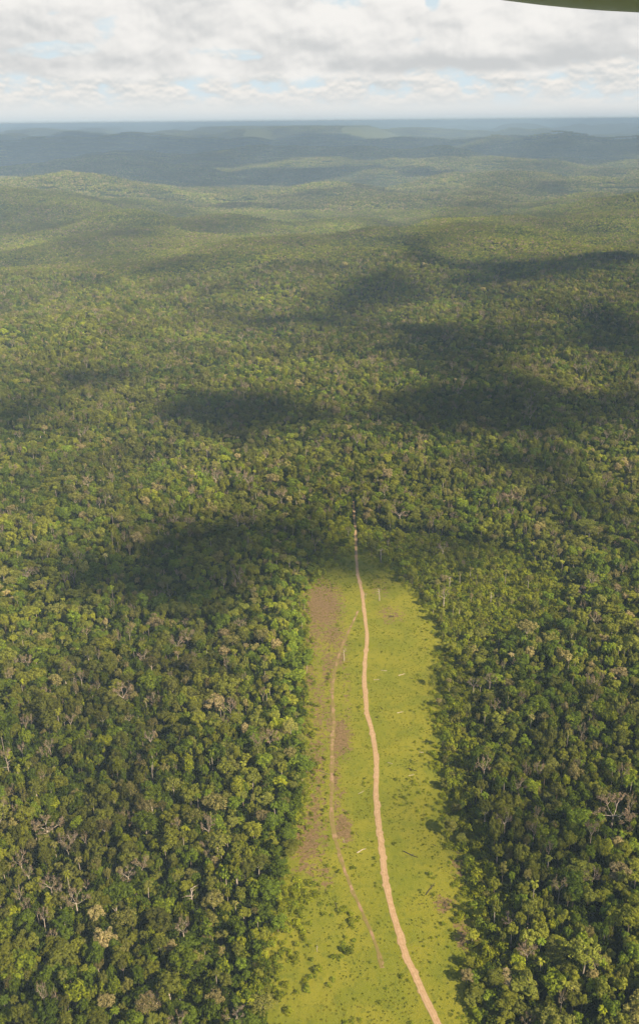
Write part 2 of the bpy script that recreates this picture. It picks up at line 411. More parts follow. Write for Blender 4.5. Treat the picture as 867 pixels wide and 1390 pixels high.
M_road = road_mat('sandy_track', ((.48, .30, .155), (.68, .46, .27), (.58, .39, .23)), (.30, .24, .07))
M_track = road_mat('worn_track', ((.34, .205, .11), (.50, .32, .19), (.66, .43, .27)), (.24, .21, .04), 0.85)
ROADPX = [(479, 680), (480, 690), (482.4, 721), (483.6, 761), (485, 779), (491, 802), (494.5, 830), (498, 862), (495.5, 894), (494.5, 927), (497, 963), (502.6, 985), (508, 1012),
          (511, 1045), (510, 1081), (514, 1121), (519.5, 1162), (524, 1202), (534, 1242), (546, 1283), (552, 1300), (572, 1345), (598, 1400), (640, 1500)]
ROAD = ribbon('dirt_road', ROADPX, M_road, [2.6, 2.8, 3.1, 3.4, 3.6, 3.8, 3.9, 3.9], 0.12, 71, blobs=.22)
TRACK = ribbon('dirt_track', [(487, 828), (477, 850), (469, 866), (461, 886), (454, 911), (450, 939), (452, 967), (453, 985), (450, 1020), (451, 1061), (449.7, 1101), (454, 1137),
        (463, 1166), (475, 1202), (491, 1238), (505, 1271), (513, 1294), (520, 1320)], M_track, [1.6, 2.6, 2.2, 2.2, 2.4, 2.6, 2.3, 2.0, 1.8], 0.09, 91, blobs=0.4)
DITCH = np.array([at(*p) for p in [(488, 845), (489, 900), (488, 950), (491, 1000), (497, 1050), (501, 1100), (504, 1150), (507, 1222), (512, 1260)]])

# ------------------------------------------------------------------ plant shapes
def leaf_quads(P, N, size, rng, asp=1.0):
    n = len(P); N = N / (np.linalg.norm(N, axis=1, keepdims=True) + 1e-9)
    r = rng.normal(size=(n, 3)); T = np.cross(N, r); T /= np.linalg.norm(T, axis=1, keepdims=True) + 1e-9; B = np.cross(N, T)
    s = (size * rng.uniform(0.6, 1.3, n))[:, None] * 0.5
    bend = N * s * 0.35
    V = np.stack([P - T * s * asp, P - B * s * rng.uniform(.6, 1, (n, 1)) + bend * -1, P + T * s * asp, P + B * s * rng.uniform(.6, 1, (n, 1)) - bend], 1).reshape(-1, 3)
    return V, np.arange(4 * n).reshape(n, 4)

def crown_pts(rng, Rr, Hc, nl, n, lobe=0.42, squash=0.8, top_bias=0.35, jit=0.55):
    """points on the outside of a cluster of leafy lobes; crown radius Rr, depth Hc, centred on its middle"""
    L = []
    for k in range(nl):
        a = k * 2.399 + rng.uniform(-.4, .4); u = (k + .5) / nl
        el_ = math.asin(np.clip(1 - u * 1.7, -1, 1)); rr = 0.70 * rng.uniform(.45, 1.3)
        c = np.array([math.cos(a) * math.cos(el_) * rr * Rr, math.sin(a) * math.cos(el_) * rr * Rr, math.sin(el_) * rr * Hc * .5])
        L.append((c, Rr * lobe * rng.uniform(.7, 1.25)))
    P, N = [], []
    tot = sum(r * r for _, r in L)
    for c, r in L:
        m = int(n * r * r / tot * 1.6) + 3
        d = rng.normal(size=(m, 3)); d[:, 2] += top_bias; d /= np.linalg.norm(d, axis=1, keepdims=True)
        p = c + d * np.array([1, 1, squash]) * r * rng.uniform(.82, 1.06, (m, 1))
        ok = np.ones(m, bool)
        for c2, r2 in L:
            if c2 is c: continue
            ok &= np.linalg.norm((p - c2) / np.array([1, 1, squash]), axis=1) > r2 * .86
        P.append(p[ok]); N.append(d[ok])
    P = np.concatenate(P); N = np.concatenate(N)
    if len(P) > n: s = rng.permutation(len(P))[:n]; P, N = P[s], N[s]
    return P, N + rng.normal(size=N.shape) * jit

def tube(pts, rad, sides=5):
    pts = np.array(pts, float); rad = np.array(rad, float); n = len(pts); V = []
    for k in range(n):
        t = pts[min(k + 1, n - 1)] - pts[max(k - 1, 0)]; t /= np.linalg.norm(t) + 1e-9
        a = np.cross(t, [0, 0, 1.0]) if abs(t[2]) < .9 else np.cross(t, [1.0, 0, 0]); a /= np.linalg.norm(a); b = np.cross(t, a)
        for s in range(sides):
            g = 2 * math.pi * s / sides; V.append(pts[k] + (a * math.cos(g) + b * math.sin(g)) * rad[k])
    F_ = [[k * sides + s, k * sides + (s + 1) % sides, (k + 1) * sides + (s + 1) % sides, (k + 1) * sides + s] for k in range(n - 1) for s in range(sides)]
    e = len(V); V.append(pts[-1] + (pts[-1] - pts[-2]) / (np.linalg.norm(pts[-1] - pts[-2]) + 1e-9) * rad[-1])
    F_ += [[(n - 1) * sides + s, (n - 1) * sides + (s + 1) % sides, e, e] for s in range(0)]
    top = [(n - 1) * sides + s for s in range(sides)]
    F_.append([top[0], top[1], top[2], top[-1]])
    return np.array(V), np.array(F_)

def merge(parts):
    V, Q, o = [], [], 0
    for v, f in parts: V.append(v); Q.append(f + o); o += len(v)
    return np.concatenate(V), np.concatenate(Q)

def limb(rng, p, d, L, r, depth, out, twigs, spread=0.55, droop=0.0, levels=3):
    n = 4; pts = [p]; q = p.copy(); dd = d.copy()
    for k in range(n):
        dd = dd + rng.normal(size=3) * .12 + np.array([0, 0, droop]); dd /= np.linalg.norm(dd); q = q + dd * L / n; pts.append(q.copy())
    out.append(tube(pts, np.linspace(r, r * .5, n + 1), 5 if depth == 0 else 4 if depth == 1 else 3))
    if depth >= levels - 1:
        for k in range(7): twigs.append((pts[rng.integers(1, n + 1)], dd + rng.normal(size=3) * .7))
        return
    for k in range(3 if depth else 4):
        nd = dd + rng.normal(size=3) * spread; nd[2] = abs(nd[2]) * .7 + .12; nd /= np.linalg.norm(nd)
        limb(rng, pts[-1 - (k % 2)], nd, L * rng.uniform(.55, .75), r * .5, depth + 1, out, twigs, spread, droop, levels)

# every model returns dict part -> (V, F, material index, leaf attr)
def m_broad(seed, Rr, Ht, nl, n, size, depth=1.0, lobe=.42, pale=False):
    nl = int(nl * 1.5); lobe *= .84; size *= .92; n = int(n * 1.1)
    rng = np.random.default_rng(seed)
    Hc = Rr * 2.0 * depth; P, N = crown_pts(rng, Rr, Hc, nl, n, lobe * .92, .95, .3, .38)
    P[:, 2] += Ht - Hc * .5; V, Q = leaf_quads(P, N, size, rng)
    tp = []
    x, y = rng.uniform(-.5, .5, 2)
    tp.append(tube([[0, 0, -.8], [x * .3, y * .3, Ht * .3], [x, y, Ht * .55], [x * 1.1, y * 1.1, Ht - Hc * .45]], [.36, .26, .2, .12], 6))
    for k in range(4):
        a = k * 1.6 + rng.uniform(0, 1); b = np.array([x, y, Ht * rng.uniform(.5, .62)])
        e = b + np.array([math.cos(a) * Rr * .5, math.sin(a) * Rr * .5, Ht * .2])
        tp.append(tube([b, (b + e) / 2 + [0, 0, .3], e], [.13, .09, .05], 4))
    tv, tf = merge(tp)
    return {'trunk': (tv, tf, 2 if pale else 1), 'crown': (V, Q, 0)}

def m_bare(seed, Rr, Ht, leafy_n=240, pale=True):
    rng = np.random.default_rng(seed); out_, tw = [], []
    fork = Ht * .55
    out_.append(tube([[0, 0, -.8], [.2, .1, Ht * .3], [.1, .3, fork]], [.40, .30, .24], 6))
    for k in range(5):
        a = k * 1.257 + rng.uniform(-.3, .3); d = np.array([math.cos(a) * .85, math.sin(a) * .85, rng.uniform(.6, 1.1)]); d /= np.linalg.norm(d)
        limb(rng, np.array([.1, .3, fork - .2]), d, (Ht - fork) * .72 * (Rr / 5) ** .5, .19, 1, out_, tw, .5, -.02, 4)
    P = np.array([t[0] for t in tw]); D = np.array([t[1] for t in tw]); D /= np.linalg.norm(D, axis=1, keepdims=True)
    k = min(1.0, 1.0)
    # fine twigs: slender flat blades fanning from the limb ends
    rep = 2; P = np.repeat(P, rep, 0); D = np.repeat(D, rep, 0) + rng.normal(size=(len(P), 3)) * .4
    D[:, 2] = np.abs(D[:, 2]) * .8
    D /= np.linalg.norm(D, axis=1, keepdims=True); L = rng.uniform(.9, 1.9, (len(P), 1)); S = np.cross(D, rng.normal(size=D.shape)); S /= np.linalg.norm(S, axis=1, keepdims=True)
    wv = .055
    V = np.stack([P - S * wv, P + S * wv, P + D * L + S * wv * .5, P + D * L - S * wv * .5], 1).reshape(-1, 3); Q = np.arange(len(V)).reshape(-1, 4)
    sc = Rr / max(1e-3, np.percentile(np.hypot(V[:, 0], V[:, 1]), 95))
    tv, tf = merge(out_)
    up = sstep(tv[:, 2], fork - 1, fork + 1); tv[:, :2] *= (1 + (sc - 1) * up)[:, None]
    V[:, :2] *= sc
    lp = P[rng.integers(0, len(P), leafy_n)] + rng.normal(size=(leafy_n, 3)) * .5; lp[:, :2] *= sc
    lv, lf = leaf_quads(lp, rng.normal(size=(leafy_n, 3)) + [0, 0, .6], .55, rng)
    cv, cf = merge([(V, Q), (lv, lf)])
    mi = np.concatenate([np.full(len(Q), 3), np.zeros(len(lf))]).astype(int)
    return {'trunk': (tv, tf, 2 if pale else 1), 'crown': (cv, cf, mi)}

def m_palm(seed, Ht, nf=13, fl=3.4):
    rng = np.random.default_rng(seed); lean = rng.uniform(-.8, .8, 2)
    pts = [[lean[0] * (t ** 2), lean[1] * (t ** 2), -.6 + (Ht + .6) * t] for t in np.linspace(0, 1, 6)]
    tv, tf = tube(pts, [.26, .20, .17, .16, .15, .17], 6)
    top = np.array(pts[-1]); parts = []
    for k in range(nf):
        a = k * 2.399; e0 = rng.uniform(.15, 1.15); d = np.array([math.cos(a), math.sin(a), 0]); s = np.array([-d[1], d[0], 0]); p = top.copy(); el_ = e0; row = []
        for q in range(6):
            wv = .52 * math.sin(math.pi * (q + .6) / 6.4) + .06
            row.append((p.copy(), wv)); p = p + (d * math.cos(el_) + np.array([0, 0, math.sin(el_)])) * fl / 5; el_ -= .42
        V = []
        for (c, wv) in row: V += [c - s * wv - [0, 0, wv * .5], c, c + s * wv - [0, 0, wv * .5]]
        F_ = []
        for q in range(5):
            F_ += [[3 * q, 3 * q + 1, 3 * q + 4, 3 * q + 3], [3 * q + 1, 3 * q + 2, 3 * q + 5, 3 * q + 4]]
        parts.append((np.array(V), np.array(F_)))
    cv, cf = merge(parts)
    return {'trunk': (tv, tf, 2), 'crown': (cv, cf, 0)}

def m_snag(seed, Ht):
    """dead standing trunk with broken limb stubs"""
    rng = np.random.default_rng(seed); o_ = []
    ln = rng.uniform(-.8, .8, 2)
    o_.append(tube([[0, 0, -.6], [ln[0] * .3, ln[1] * .3, Ht * .4], [ln[0], ln[1], Ht * .75], [ln[0] * 1.5, ln[1] * 1.5, Ht]], [.36, .28, .2, .09], 6))
    for k in range(7):
        t = rng.uniform(.55, .95); a = rng.uniform(0, 6.28); p = np.array([ln[0] * t, ln[1] * t, Ht * t]); L = rng.uniform(1.0, 3.2)
        d = np.array([math.cos(a), math.sin(a), rng.uniform(.3, 1)]); d /= np.linalg.norm(d)
        o_.append(tube([p, p + d * L * .5, p + d * L + [0, 0, .3]], [.13, .09, .04], 4))
        e = p + d * L * .6; d2 = d + rng.normal(size=3) * .5
        o_.append(tube([e, e + d2 * L * .3, e + d2 * L * .55], [.07, .05, .02], 3))
    v, f = merge(o_); return {'trunk': (v, f, 2)}

def m_shrub(seed, Rr, n=150, size=.5):
    rng = np.random.default_rng(seed); P, N = crown_pts(rng, Rr, Rr * 1.3, 6, n, .5)
    P[:, 2] += Rr * .55; P[:, 2] = np.maximum(P[:, 2], .05); V, Q = leaf_quads(P, N, size, rng)
    return {'crown': (V, Q, 0)}

def m_log(seed, L, r, mat):
    rng = np.random.default_rng(seed); o_ = []
    o_.append(tube([[-L / 2, 0, r], [-L / 6, rng.uniform(-.2, .2), r * 1.05], [L / 6, rng.uniform(-.3, .3), r], [L / 2, rng.uniform(-.4, .4), r * .8]], [r * 1.1, r, r * .8, r * .45], 7))
    for k in range(4):
        x = rng.uniform(0, L / 2); d = np.array([.6, rng.choice([-1, 1]) * .8, .35]); LL = L * rng.uniform(.1, .22)
        o_.append(tube([[x, 0, r], np.array([x, 0, r]) + d * LL * .5, np.array([x, 0, r]) + d * LL], [r * .4, r * .28, r * .12], 4))
    v, f = merge(o_); return {'trunk': (v, f, mat)}

def m_brush(seed, Rr):
    """a heap of dead branches"""
    rng = np.random.default_rng(seed); o_ = []
    for k in range(22):
        a = rng.uniform(0, 6.28); c = rng.normal(size=2) * Rr * .35; L = rng.uniform(.5, 1.1) * Rr; d = np.array([math.cos(a), math.sin(a), rng.uniform(0, .25)])
        p = np.array([c[0], c[1], rng.uniform(.1, .6)]) - d * L / 2; r = rng.uniform(.05, .14)
        o_.append(tube([p, p + d * L * .5 + rng.normal(size=3) * .12, p + d * L], [r, r * .8, r * .3], 4))
    v, f = merge(o_); return {'trunk': (v, f, 4)}

MATS = [M_leaf, M_bark, M_pale, M_twig, M_dark]
rngL = np.random.default_rng(5)
def part_mesh(name, vf):
    v, f, mi = vf; mi = np.full(len(f), mi) if np.isscalar(mi) else mi
    used = sorted(set(mi.tolist())); mp = {u: k for k, u in enumerate(used)}
    me = mesh_np(name, v, f, [MATS[u] for u in used], np.array([mp[u] for u in mi.tolist()]))
    add_attr(me, 'leaf', rngL.random(len(f)), 'FACE'); add_attr(me, 'hofs', np.zeros(len(f)), 'FACE')
    return me

MODELS = {
 'broad': [m_broad(11, 4.4, 16, 12, 1000, .85), m_broad(12, 4.2, 17, 16, 1000, .80, 1.1, .36), m_broad(13, 4.6, 15, 9, 950, .90, .9, .5),
           m_broad(14, 4.0, 18, 20, 1000, .8, 1.25, .32, True), m_broad(15, 4.8, 17, 14, 1050, .85, .75, .40, True), m_broad(16, 4.3, 14, 11, 950, .95, 1.0, .46),
           m_broad(17, 3.6, 17, 15, 850, .8, 1.5, .36), m_broad(18, 4.7, 16, 18, 1000, .85, .85, .34)],
 'umbrella': [m_broad(31, 6.5, 19, 26, 1000, .80, .50, .26, True), m_broad(32, 6.2, 20, 30, 900, .8, .55, .24, True)],
 'bare': [m_bare(41, 5.2, 18, 330), m_bare(42, 4.6, 19, 200), m_bare(43, 6.4, 17, 480)],
 'dead': [m_bare(46, 4.2, 16, 20), m_bare(47, 3.8, 17, 10)],
 'palm': [m_palm(51, 14), m_palm(52, 12, 11, 3.0), m_palm(53, 16, 14, 3.6)],
 'snag': [m_snag(61, 13), m_snag(62, 11), m_snag(63, 15)],
 'shrub': [m_shrub(71, 1.6), m_shrub(72, 1.3, 120), m_shrub(73, 2.0, 200), m_shrub(74, 1.0, 80, .4)],
}
PM = {k: [{p: part_mesh(k + '_' + p, vf) for p, vf in m.items()} for m in ms] for k, ms in MODELS.items()}
PROTO_OBJ = {}

def put(kind, var, name, label, cat, x, y, z, rz, sc, hue, val, group=None, tilt=(0, 0)):
    """a plant as a thing: an Empty at its foot parenting trunk and crown (built once, then copied)"""
    key = (kind, var)
    if key not in PROTO_OBJ:
        r = bpy.data.objects.new(name, None); C.objects.link(r); r.empty_display_size = 1
        ch = [link(p, me, r) for p, me in PM[kind][var].items()]
        PROTO_OBJ[key] = (r, ch)
    else:
        r0, ch0 = PROTO_OBJ[key]
        r = r0.copy(); r.name = name; C.objects.link(r); ch = []
        for c in ch0:
            d = c.copy(); d.parent = r; C.objects.link(d); ch.append(d)
    r.location = (x, y, z); r.rotation_euler = (tilt[0], tilt[1], rz); r.scale = sc
    for k in list(r.keys()): del r[k]
    tag(r, label, cat, group)
    for c in ch: c['hue'] = float(hue); c['val'] = float(val)
    return r

# ------------------------------------------------------------------ mass vegetation (one mesh + geometry nodes)
def proto_single(m):
    V, Q, MI, o = [], [], [], 0
    for v, f, mi in m.values():
        V.append(v); Q.append(f + o); MI.append(np.full(len(f), mi) if np.isscalar(mi) else mi); o += len(v)
    Q = np.concatenate(Q)
    return np.concatenate(V), Q, np.concatenate(MI), np.zeros(len(Q))

def proto_clump(seed, side, nt, faces, size, hs=.16, rr=(2.6, 5.5), Ht=(11, 19)):
    rng = np.random.default_rng(seed); V, Q, HO, LF, o = [], [], [], [], 0
    g = int(math.ceil(math.sqrt(nt))); st = side / g
    for a in range(g):
        for b in range(g):
            Rr = rng.uniform(*rr) if rng.random() < .8 else rr[1] * 1.2; h = rng.uniform(*Ht)
            P, N = crown_pts(rng, Rr, Rr * 1.5, 7, faces, .46)
            P[:, 2] += h - Rr * .7; P[:, 0] += (a + rng.uniform(.1, .9)) * st - side / 2; P[:, 1] += (b + rng.uniform(.1, .9)) * st - side / 2
            v, f = leaf_quads(P, N, size, rng); V.append(v); Q.append(f + o); o += len(v)
            tan = rng.random() < .16; ho = rng.normal() * hs * 1.2 + (0.42 if tan else 0)
            LF.append(rng.normal(.42, .42) + (1.0 if tan else 0) + rng.uniform(-.3, .3, len(f)))
            HO.append(np.full(len(f), ho))
    Q = np.concatenate(Q)
    return np.concatenate(V), Q, np.zeros(len(Q), int), np.concatenate(HO), np.concatenate(LF)

def mass(name, label, protos, pts, mats):
    """pts: dict of arrays x,y,z,rz,sx,sz,hue,val,pid(variant)"""
    rng = np.random.default_rng(77)
    V, Q, MI, HO, PID = [], [], [], [], []; o = 0
    LFS = []
    for k, pr_ in enumerate(protos):
        v, f, mi, ho = pr_[:4]; LFS.append(pr_[4] if len(pr_) > 4 else rng.random(len(f)))
        V.append(v); Q.append(f + o); MI.append(mi); HO.append(ho); PID.append(np.full(len(v), k)); o += len(v)
    n = len(pts['x']); Vp = np.stack([pts['x'], pts['y'], pts['z']], -1)
    V = np.concatenate(V + [Vp]); Q = np.concatenate(Q)
    me = mesh_np(name, V, Q, mats, np.concatenate(MI))
    add_attr(me, 'leaf', np.clip(np.concatenate(LFS), -.7, 2.2), 'FACE'); add_attr(me, 'hofs', np.concatenate(HO), 'FACE')
    add_attr(me, 'pid', np.concatenate(PID + [100 + pts['pid']]), 'POINT', 'INT')
    pad = lambda a: np.concatenate([np.zeros(o), a])
    rot = np.zeros((o + n, 3)); rot[o:, 2] = pts['rz']
    scl = np.ones((o + n, 3)); scl[o:, 0] = pts['sx']; scl[o:, 1] = pts['sx']; scl[o:, 2] = pts['sz']
    add_attr(me, 'rot', rot, 'POINT', 'FLOAT_VECTOR'); add_attr(me, 'scl', scl, 'POINT', 'FLOAT_VECTOR')
    add_attr(me, 'hue', pad(pts['hue'])); add_attr(me, 'val', pad(pts['val']))
    ob = link(name, me); tag(ob, label, None, None, 'stuff')
    g = bpy.data.node_groups.new(name, 'GeometryNodeTree')
    g.interface.new_socket('Geometry', in_out='INPUT', socket_type='NodeSocketGeometry')
    g.interface.new_socket('Geometry', in_out='OUTPUT', socket_type='NodeSocketGeometry')
    N = g.nodes; Lk = g.links
    gi = N.new('NodeGroupInput'); go = N.new('NodeGroupOutput'); jn = N.new('GeometryNodeJoinGeometry')
    def na(nm, t):
        a = N.new('GeometryNodeInputNamedAttribute'); a.data_type = t; a.inputs[0].default_value = nm; return a.outputs[0]
    pid = na('pid', 'INT'); rt = na('rot', 'FLOAT_VECTOR'); sc = na('scl', 'FLOAT_VECTOR')
    def sel(val):
        c = N.new('FunctionNodeCompare'); c.data_type = 'INT'; c.operation = 'EQUAL'
        Lk.new(pid, c.inputs['A'] if c.inputs['A'].type == 'INT' else c.inputs[2])
        ins = [s for s in c.inputs if s.type == 'INT']; Lk.new(pid, ins[0]); ins[1].default_value = val
        s = N.new('GeometryNodeSeparateGeometry'); s.domain = 'POINT'
        Lk.new(gi.outputs[0], s.inputs['Geometry']); Lk.new(c.outputs[0], s.inputs['Selection']); return s.outputs['Selection']
    for k in range(len(protos)):
        ip = N.new('GeometryNodeInstanceOnPoints')
        Lk.new(sel(100 + k), ip.inputs['Points']); Lk.new(sel(k), ip.inputs['Instance'])
        Lk.new(rt, ip.inputs['Rotation']); Lk.new(sc, ip.inputs['Scale'])
        Lk.new(ip.outputs[0], jn.inputs[0])
    Lk.new(jn.outputs[0], go.inputs[0])
    md = ob.modifiers.new('scatter', 'NODES'); md.node_group = g
    return ob

rng = np.random.default_rng(2024)
def in_view(x, y, mx=90, bottom=1600):
    u, v, d = project(x, y, terrain(x, y) + 8)
    return (d > 50) & (u > -mx) & (u < 867 + mx) & (v < bottom) & (y > 100)

def jgrid(ymin, ymax, s, jit=.85, mx=90):
    xm = ymax * .42 + 160
    gx, gy = np.meshgrid(np.arange(-xm, xm, s), np.arange(ymin, ymax, s))
    gx = gx + (np.arange(gx.shape[0]) % 2)[:, None] * s * .5
    gx = (gx + rng.uniform(-jit / 2, jit / 2, gx.shape) * s).ravel(); gy = (gy + rng.uniform(-jit / 2, jit / 2, gy.shape) * s).ravel()
    k = in_view(gx, gy, mx); return gx[k], gy[k]

def road_d(x, y): return pdist(ROAD[::12], x, y, False)

# ---- the trees that stand out, placed one by one: kind, px, py of the crown, radius factor, height, hue, val, label
# (name, category follow from kind)
NOTABLE = [
 ('bare', 0, 64, 1122, 10.5, 18, .97, 1.0, 'huge grey brown thin crowned tree with white limbs, lower left forest', 'huge grey brown crown at lower left'),
 ('umbrella', 0, 177, 1073, 7.0, 18, .84, 1.0, 'flat brown olive tree with long pale trunk showing, lower left forest', 'flat long trunked brown crown'),
 ('umbrella', 1, 235, 1065, 7.0, 18, .74, 1.35, 'pale grey green umbrella tree on a white forked trunk', 'pale umbrella tree with forked trunk'),
 ('broad', 3, 19, 1237, 3.6, 16, .46, 1.25, 'brightest yellow narrow tree near the bottom left corner', 'bright yellow tree at bottom left'),
 ('broad', 5, 252, 1126, 3.0, 14, .47, 1.3, 'small bright yellow crown in the middle of the lower left forest', 'small yellow crown amid the left forest'),
 ('broad', 6, 250, 1024, 3.6, 16, .48, 1.0, 'narrow yellow green tree with patchy leaves left of the clearing', 'patchy yellow green tree'),
 ('bare', 1, 68, 1199, 6.2, 18, .97, 1.0, 'brown grey tree with several white limbs under its crown, lower left', 'brown tree with many white limbs'),
 ('dead', 0, 38, 1184, 4.5, 15, .9, 1.0, 'bare white branched dead tree near the left edge, low down', 'bare white tree near left edge'),
 ('bare', 1, 28, 1167, 5.5, 17, .98, .95, 'round brown leafless crown close to the lower left edge', 'round brown crown by left edge'),
 ('bare', 2, 192, 1173, 5.5, 17, .95, 1.1, 'pinkish tan thin crown in the middle of the lower left forest', 'pinkish tan crown mid left'),
 ('snag', 2, 11, 1043, 0, 15, 1, 1, 'thick pale leaning dead trunk at the left edge', 'leaning pale trunk at left edge'),
 ('snag', 0, 158, 1242, 0, 12, 1, 1, 'white broken dead trunk low in the left forest', 'white broken trunk low at left'),
 ('dead', 1, 248, 1259, 4.0, 15, 1, 1, 'white leafless forked tree near the bottom, left of the clearing', 'white leafless forked tree'),
 ('snag', 2, 260, 1218, 0, 20, 1, 1, 'tall thin bare trunk standing above the lower left canopy', 'tall thin bare trunk'),
 ('bare', 2, 102, 1221, 8.0, 16, .93, .9, 'wide low brown crown left of the white broken trunk', 'wide low brown crown'),
 ('broad', 4, 290, 1220, 6.5, 17, .84, 1.15, 'large tan green domed tree low beside the clearing', 'large tan green dome low at left'),
 ('broad', 2, 156, 996, 7.2, 19, .30, 1.1, 'lush light green broad crown high in the lower left forest', 'lush light green crown'),
 ('broad', 7, 309, 1018, 8.5, 18, .72, 1.1, 'largest round olive tree left of the clearing', 'largest round olive tree'),
 ('snag', 1, 115, 1289, 0, 11, 1, 1, 'short white dead trunk at the bottom of the left forest', 'short white trunk at bottom left'),
 ('bare', 0, 282, 1152, 5.5, 17, .95, 1.05, 'tan thin crown right of the small yellow crown', 'tan thin crown near the clearing'),
 ('dead', 0, 36, 777, 10, 19, 1, 1, 'very wide white leafless tree at the left edge, upper forest', 'wide white leafless tree, upper left'),
 ('bare', 0, 167, 940, 9.5, 20, .99, 1.1, 'wide pinkish tree with a white trunk, mid left forest', 'wide pinkish tree, mid left'),
 ('dead', 1, 195, 891, 7, 18, 1, 1, 'white leafless tree in the left forest above the wide pinkish tree', 'white leafless tree, mid left'),
 ('broad', 4, 195, 668, 9, 20, .50, 1.1, 'pale yellow green flat tree far back left, behind the cloud shadow', 'pale yellow flat tree far left'),
 ('umbrella', 0, 129, 696, 12, 20, .70, 1.25, 'very broad pale olive crown far back left, behind the cloud shadow', 'very broad olive crown far left'),
 ('broad', 4, 370, 648, 8.5, 20, .90, 1.25, 'orange tan domed tree far behind the clearing', 'orange tan tree behind the clearing'),
 ('bare', 2, 542, 695, 12, 19, .99, 1.1, 'large brown grey umbrella crown just right of where the road enters the forest', 'brown umbrella crown by road end'),
 ('bare', 0, 693, 676, 12, 19, 1.0, 1.25, 'widest pinkish grey crown, far right behind the scrub', 'wide pinkish crown far right'),
 ('bare', 1, 522, 664, 6.5, 20, 1.0, 1.2, 'pinkish tree with a tall pale trunk behind the road end', 'pinkish tree behind road end'),
 ('bare', 1, 601, 742, 7, 19, .98, .9, 'brown crown on a pale trunk at the back of the scrub', 'brown crown behind the scrub'),
 ('snag', 0, 610, 790, 0, 15, 1, 1, 'left one of two close pale bare trunks in the scrub', 'left of two pale scrub trunks'),
 ('palm', 1, 624, 787, 1, 17, .8, 1, 'pale tall palm with a small tan crown beside the two bare scrub trunks', 'small tan scrub palm'),
 ('palm', 0, 638, 778, 1, 14, .85, 1, 'third pale palm in the row at the scrub edge', 'third palm at scrub edge'),
 ('palm', 2, 686, 783, 1.2, 17, .80, 1.1, 'lone grey crowned palm in the middle of the scrub', 'lone palm mid scrub'),
 ('palm', 2, 772, 766, 1.2, 17, .86, 1.2, 'palm with a long white trunk right of the scrub', 'long trunked palm right of scrub'),
 ('broad', 3, 751, 747, 5.5, 20, .72, 1.0, 'olive tree on two pale trunks at the back of the scrub', 'olive tree on two pale trunks'),
 ('dead', 0, 794, 802, 8, 16, 1, 1, 'spreading white leafless tree right of the scrub', 'spreading white tree right of scrub'),
 ('snag', 2, 666, 812, 0, 14, 1, 1, 'cluster of pale dead stems low in the scrub', 'pale dead stems low in scrub'),
 ('broad', 4, 746, 865, 7, 17, .80, 1.5, 'pale cream flowering tree in front of the scrub, right forest', 'pale cream tree, right forest'),
 ('dead', 1, 643, 926, 5, 18, 1, 1, 'tall white leafless tree beside the right edge of the clearing', 'tall white tree at right clearing edge'),
 ('bare', 1, 673, 957, 5, 16, .98, 1.1, 'small brown grey thin crown near the right clearing edge', 'small brown crown near right edge'),
 ('broad', 6, 659, 938, 3.4, 14, .46, 1.0, 'yellow green slim tree next to the tall white tree', 'slim yellow green tree at right'),
 ('broad', 5, 663, 974, 3.8, 13, .42, 1.25, 'bright lime tree just right of the clearing', 'bright lime tree at right'),
 ('bare', 2, 833, 1099, 14, 19, 1.0, 1.15, 'enormous pinkish grey leafless crown near the right edge', 'enormous pinkish crown at right'),
 ('dead', 0, 686, 1110, 6, 19, 1, 1, 'white leafless tree on a tall trunk in the lower right forest', 'tall white tree at lower right'),
 ('dead', 1, 691, 1248, 4, 14, 1, 1, 'small white dead tree low in the right forest', 'small white dead tree low at right'),
 ('broad', 2, 722, 1066, 5.5, 16, .36, 1.25, 'round lime green crown in the middle of the lower right forest', 'round lime green crown at right'),
 ('bare', 0, 731, 1044, 4.5, 18, 1.0, 1.2, 'small pink crown just above the round lime green one', 'small pink crown at right'),
 ('broad', 6, 770, 1139, 3.5, 15, .50, 1.3, 'yellow crowned tree left of the enormous pinkish crown', 'yellow tree at right'),
 ('bare', 1, 716, 1291, 5.5, 16, 1.0, 1.1, 'pale pinkish thin tree at the bottom of the right forest', 'pale pinkish tree at bottom right'),
 ('broad', 5, 749, 1253, 2.6, 13, .47, 1.4, 'tiny bright yellow crown low in the right forest', 'tiny yellow crown at bottom right'),
 ('dead', 0, 805, 1188, 6, 16, 1, 1, 'pale leafless tree below the enormous pinkish crown', 'pale leafless tree, low right'),
 ('broad', 0, 653, 1102, 4.2, 13, .12, 1.3, 'bluish green dense crown close to the right clearing edge', 'bluish green crown by clearing'),
 ('palm', 0, 772, 985, 1.3, 15, .35, 1.1, 'green palm with drooping fronds in the right forest', 'green palm, right forest'),
 ('snag', 1, 515, 806, 0, 13, 1, 1, 'thin pale pole standing right of the road at the top of the clearing', 'thin pole right of the road'),
 ('dead', 1, 496, 806, 1.8, 8, 1, 1, 'short white dead tree close beside the road at the clearing top', 'short white tree beside the road'),
 ('snag', 0, 517, 752, 0, 16, 1, 1, 'tall thin pale pole in the dark scrub behind the clearing', 'tall pole in the dark scrub'),
 ('snag', 1, 467, 888, 0, 12, 1, 1, 'thin pale pole standing between the two tracks', 'thin pole between the tracks'),
]
NAMES = {'broad': ('broadleaf_tree', 'tree'), 'umbrella': ('umbrella_tree', 'tree'), 'bare': ('thin_crowned_tree', 'tree'), 'dead': ('leafless_tree', 'dead tree'),
         'palm': ('palm_tree', 'palm'), 'snag': ('dead_trunk', 'dead tree'), 'shrub': ('shrub', 'shrub')}
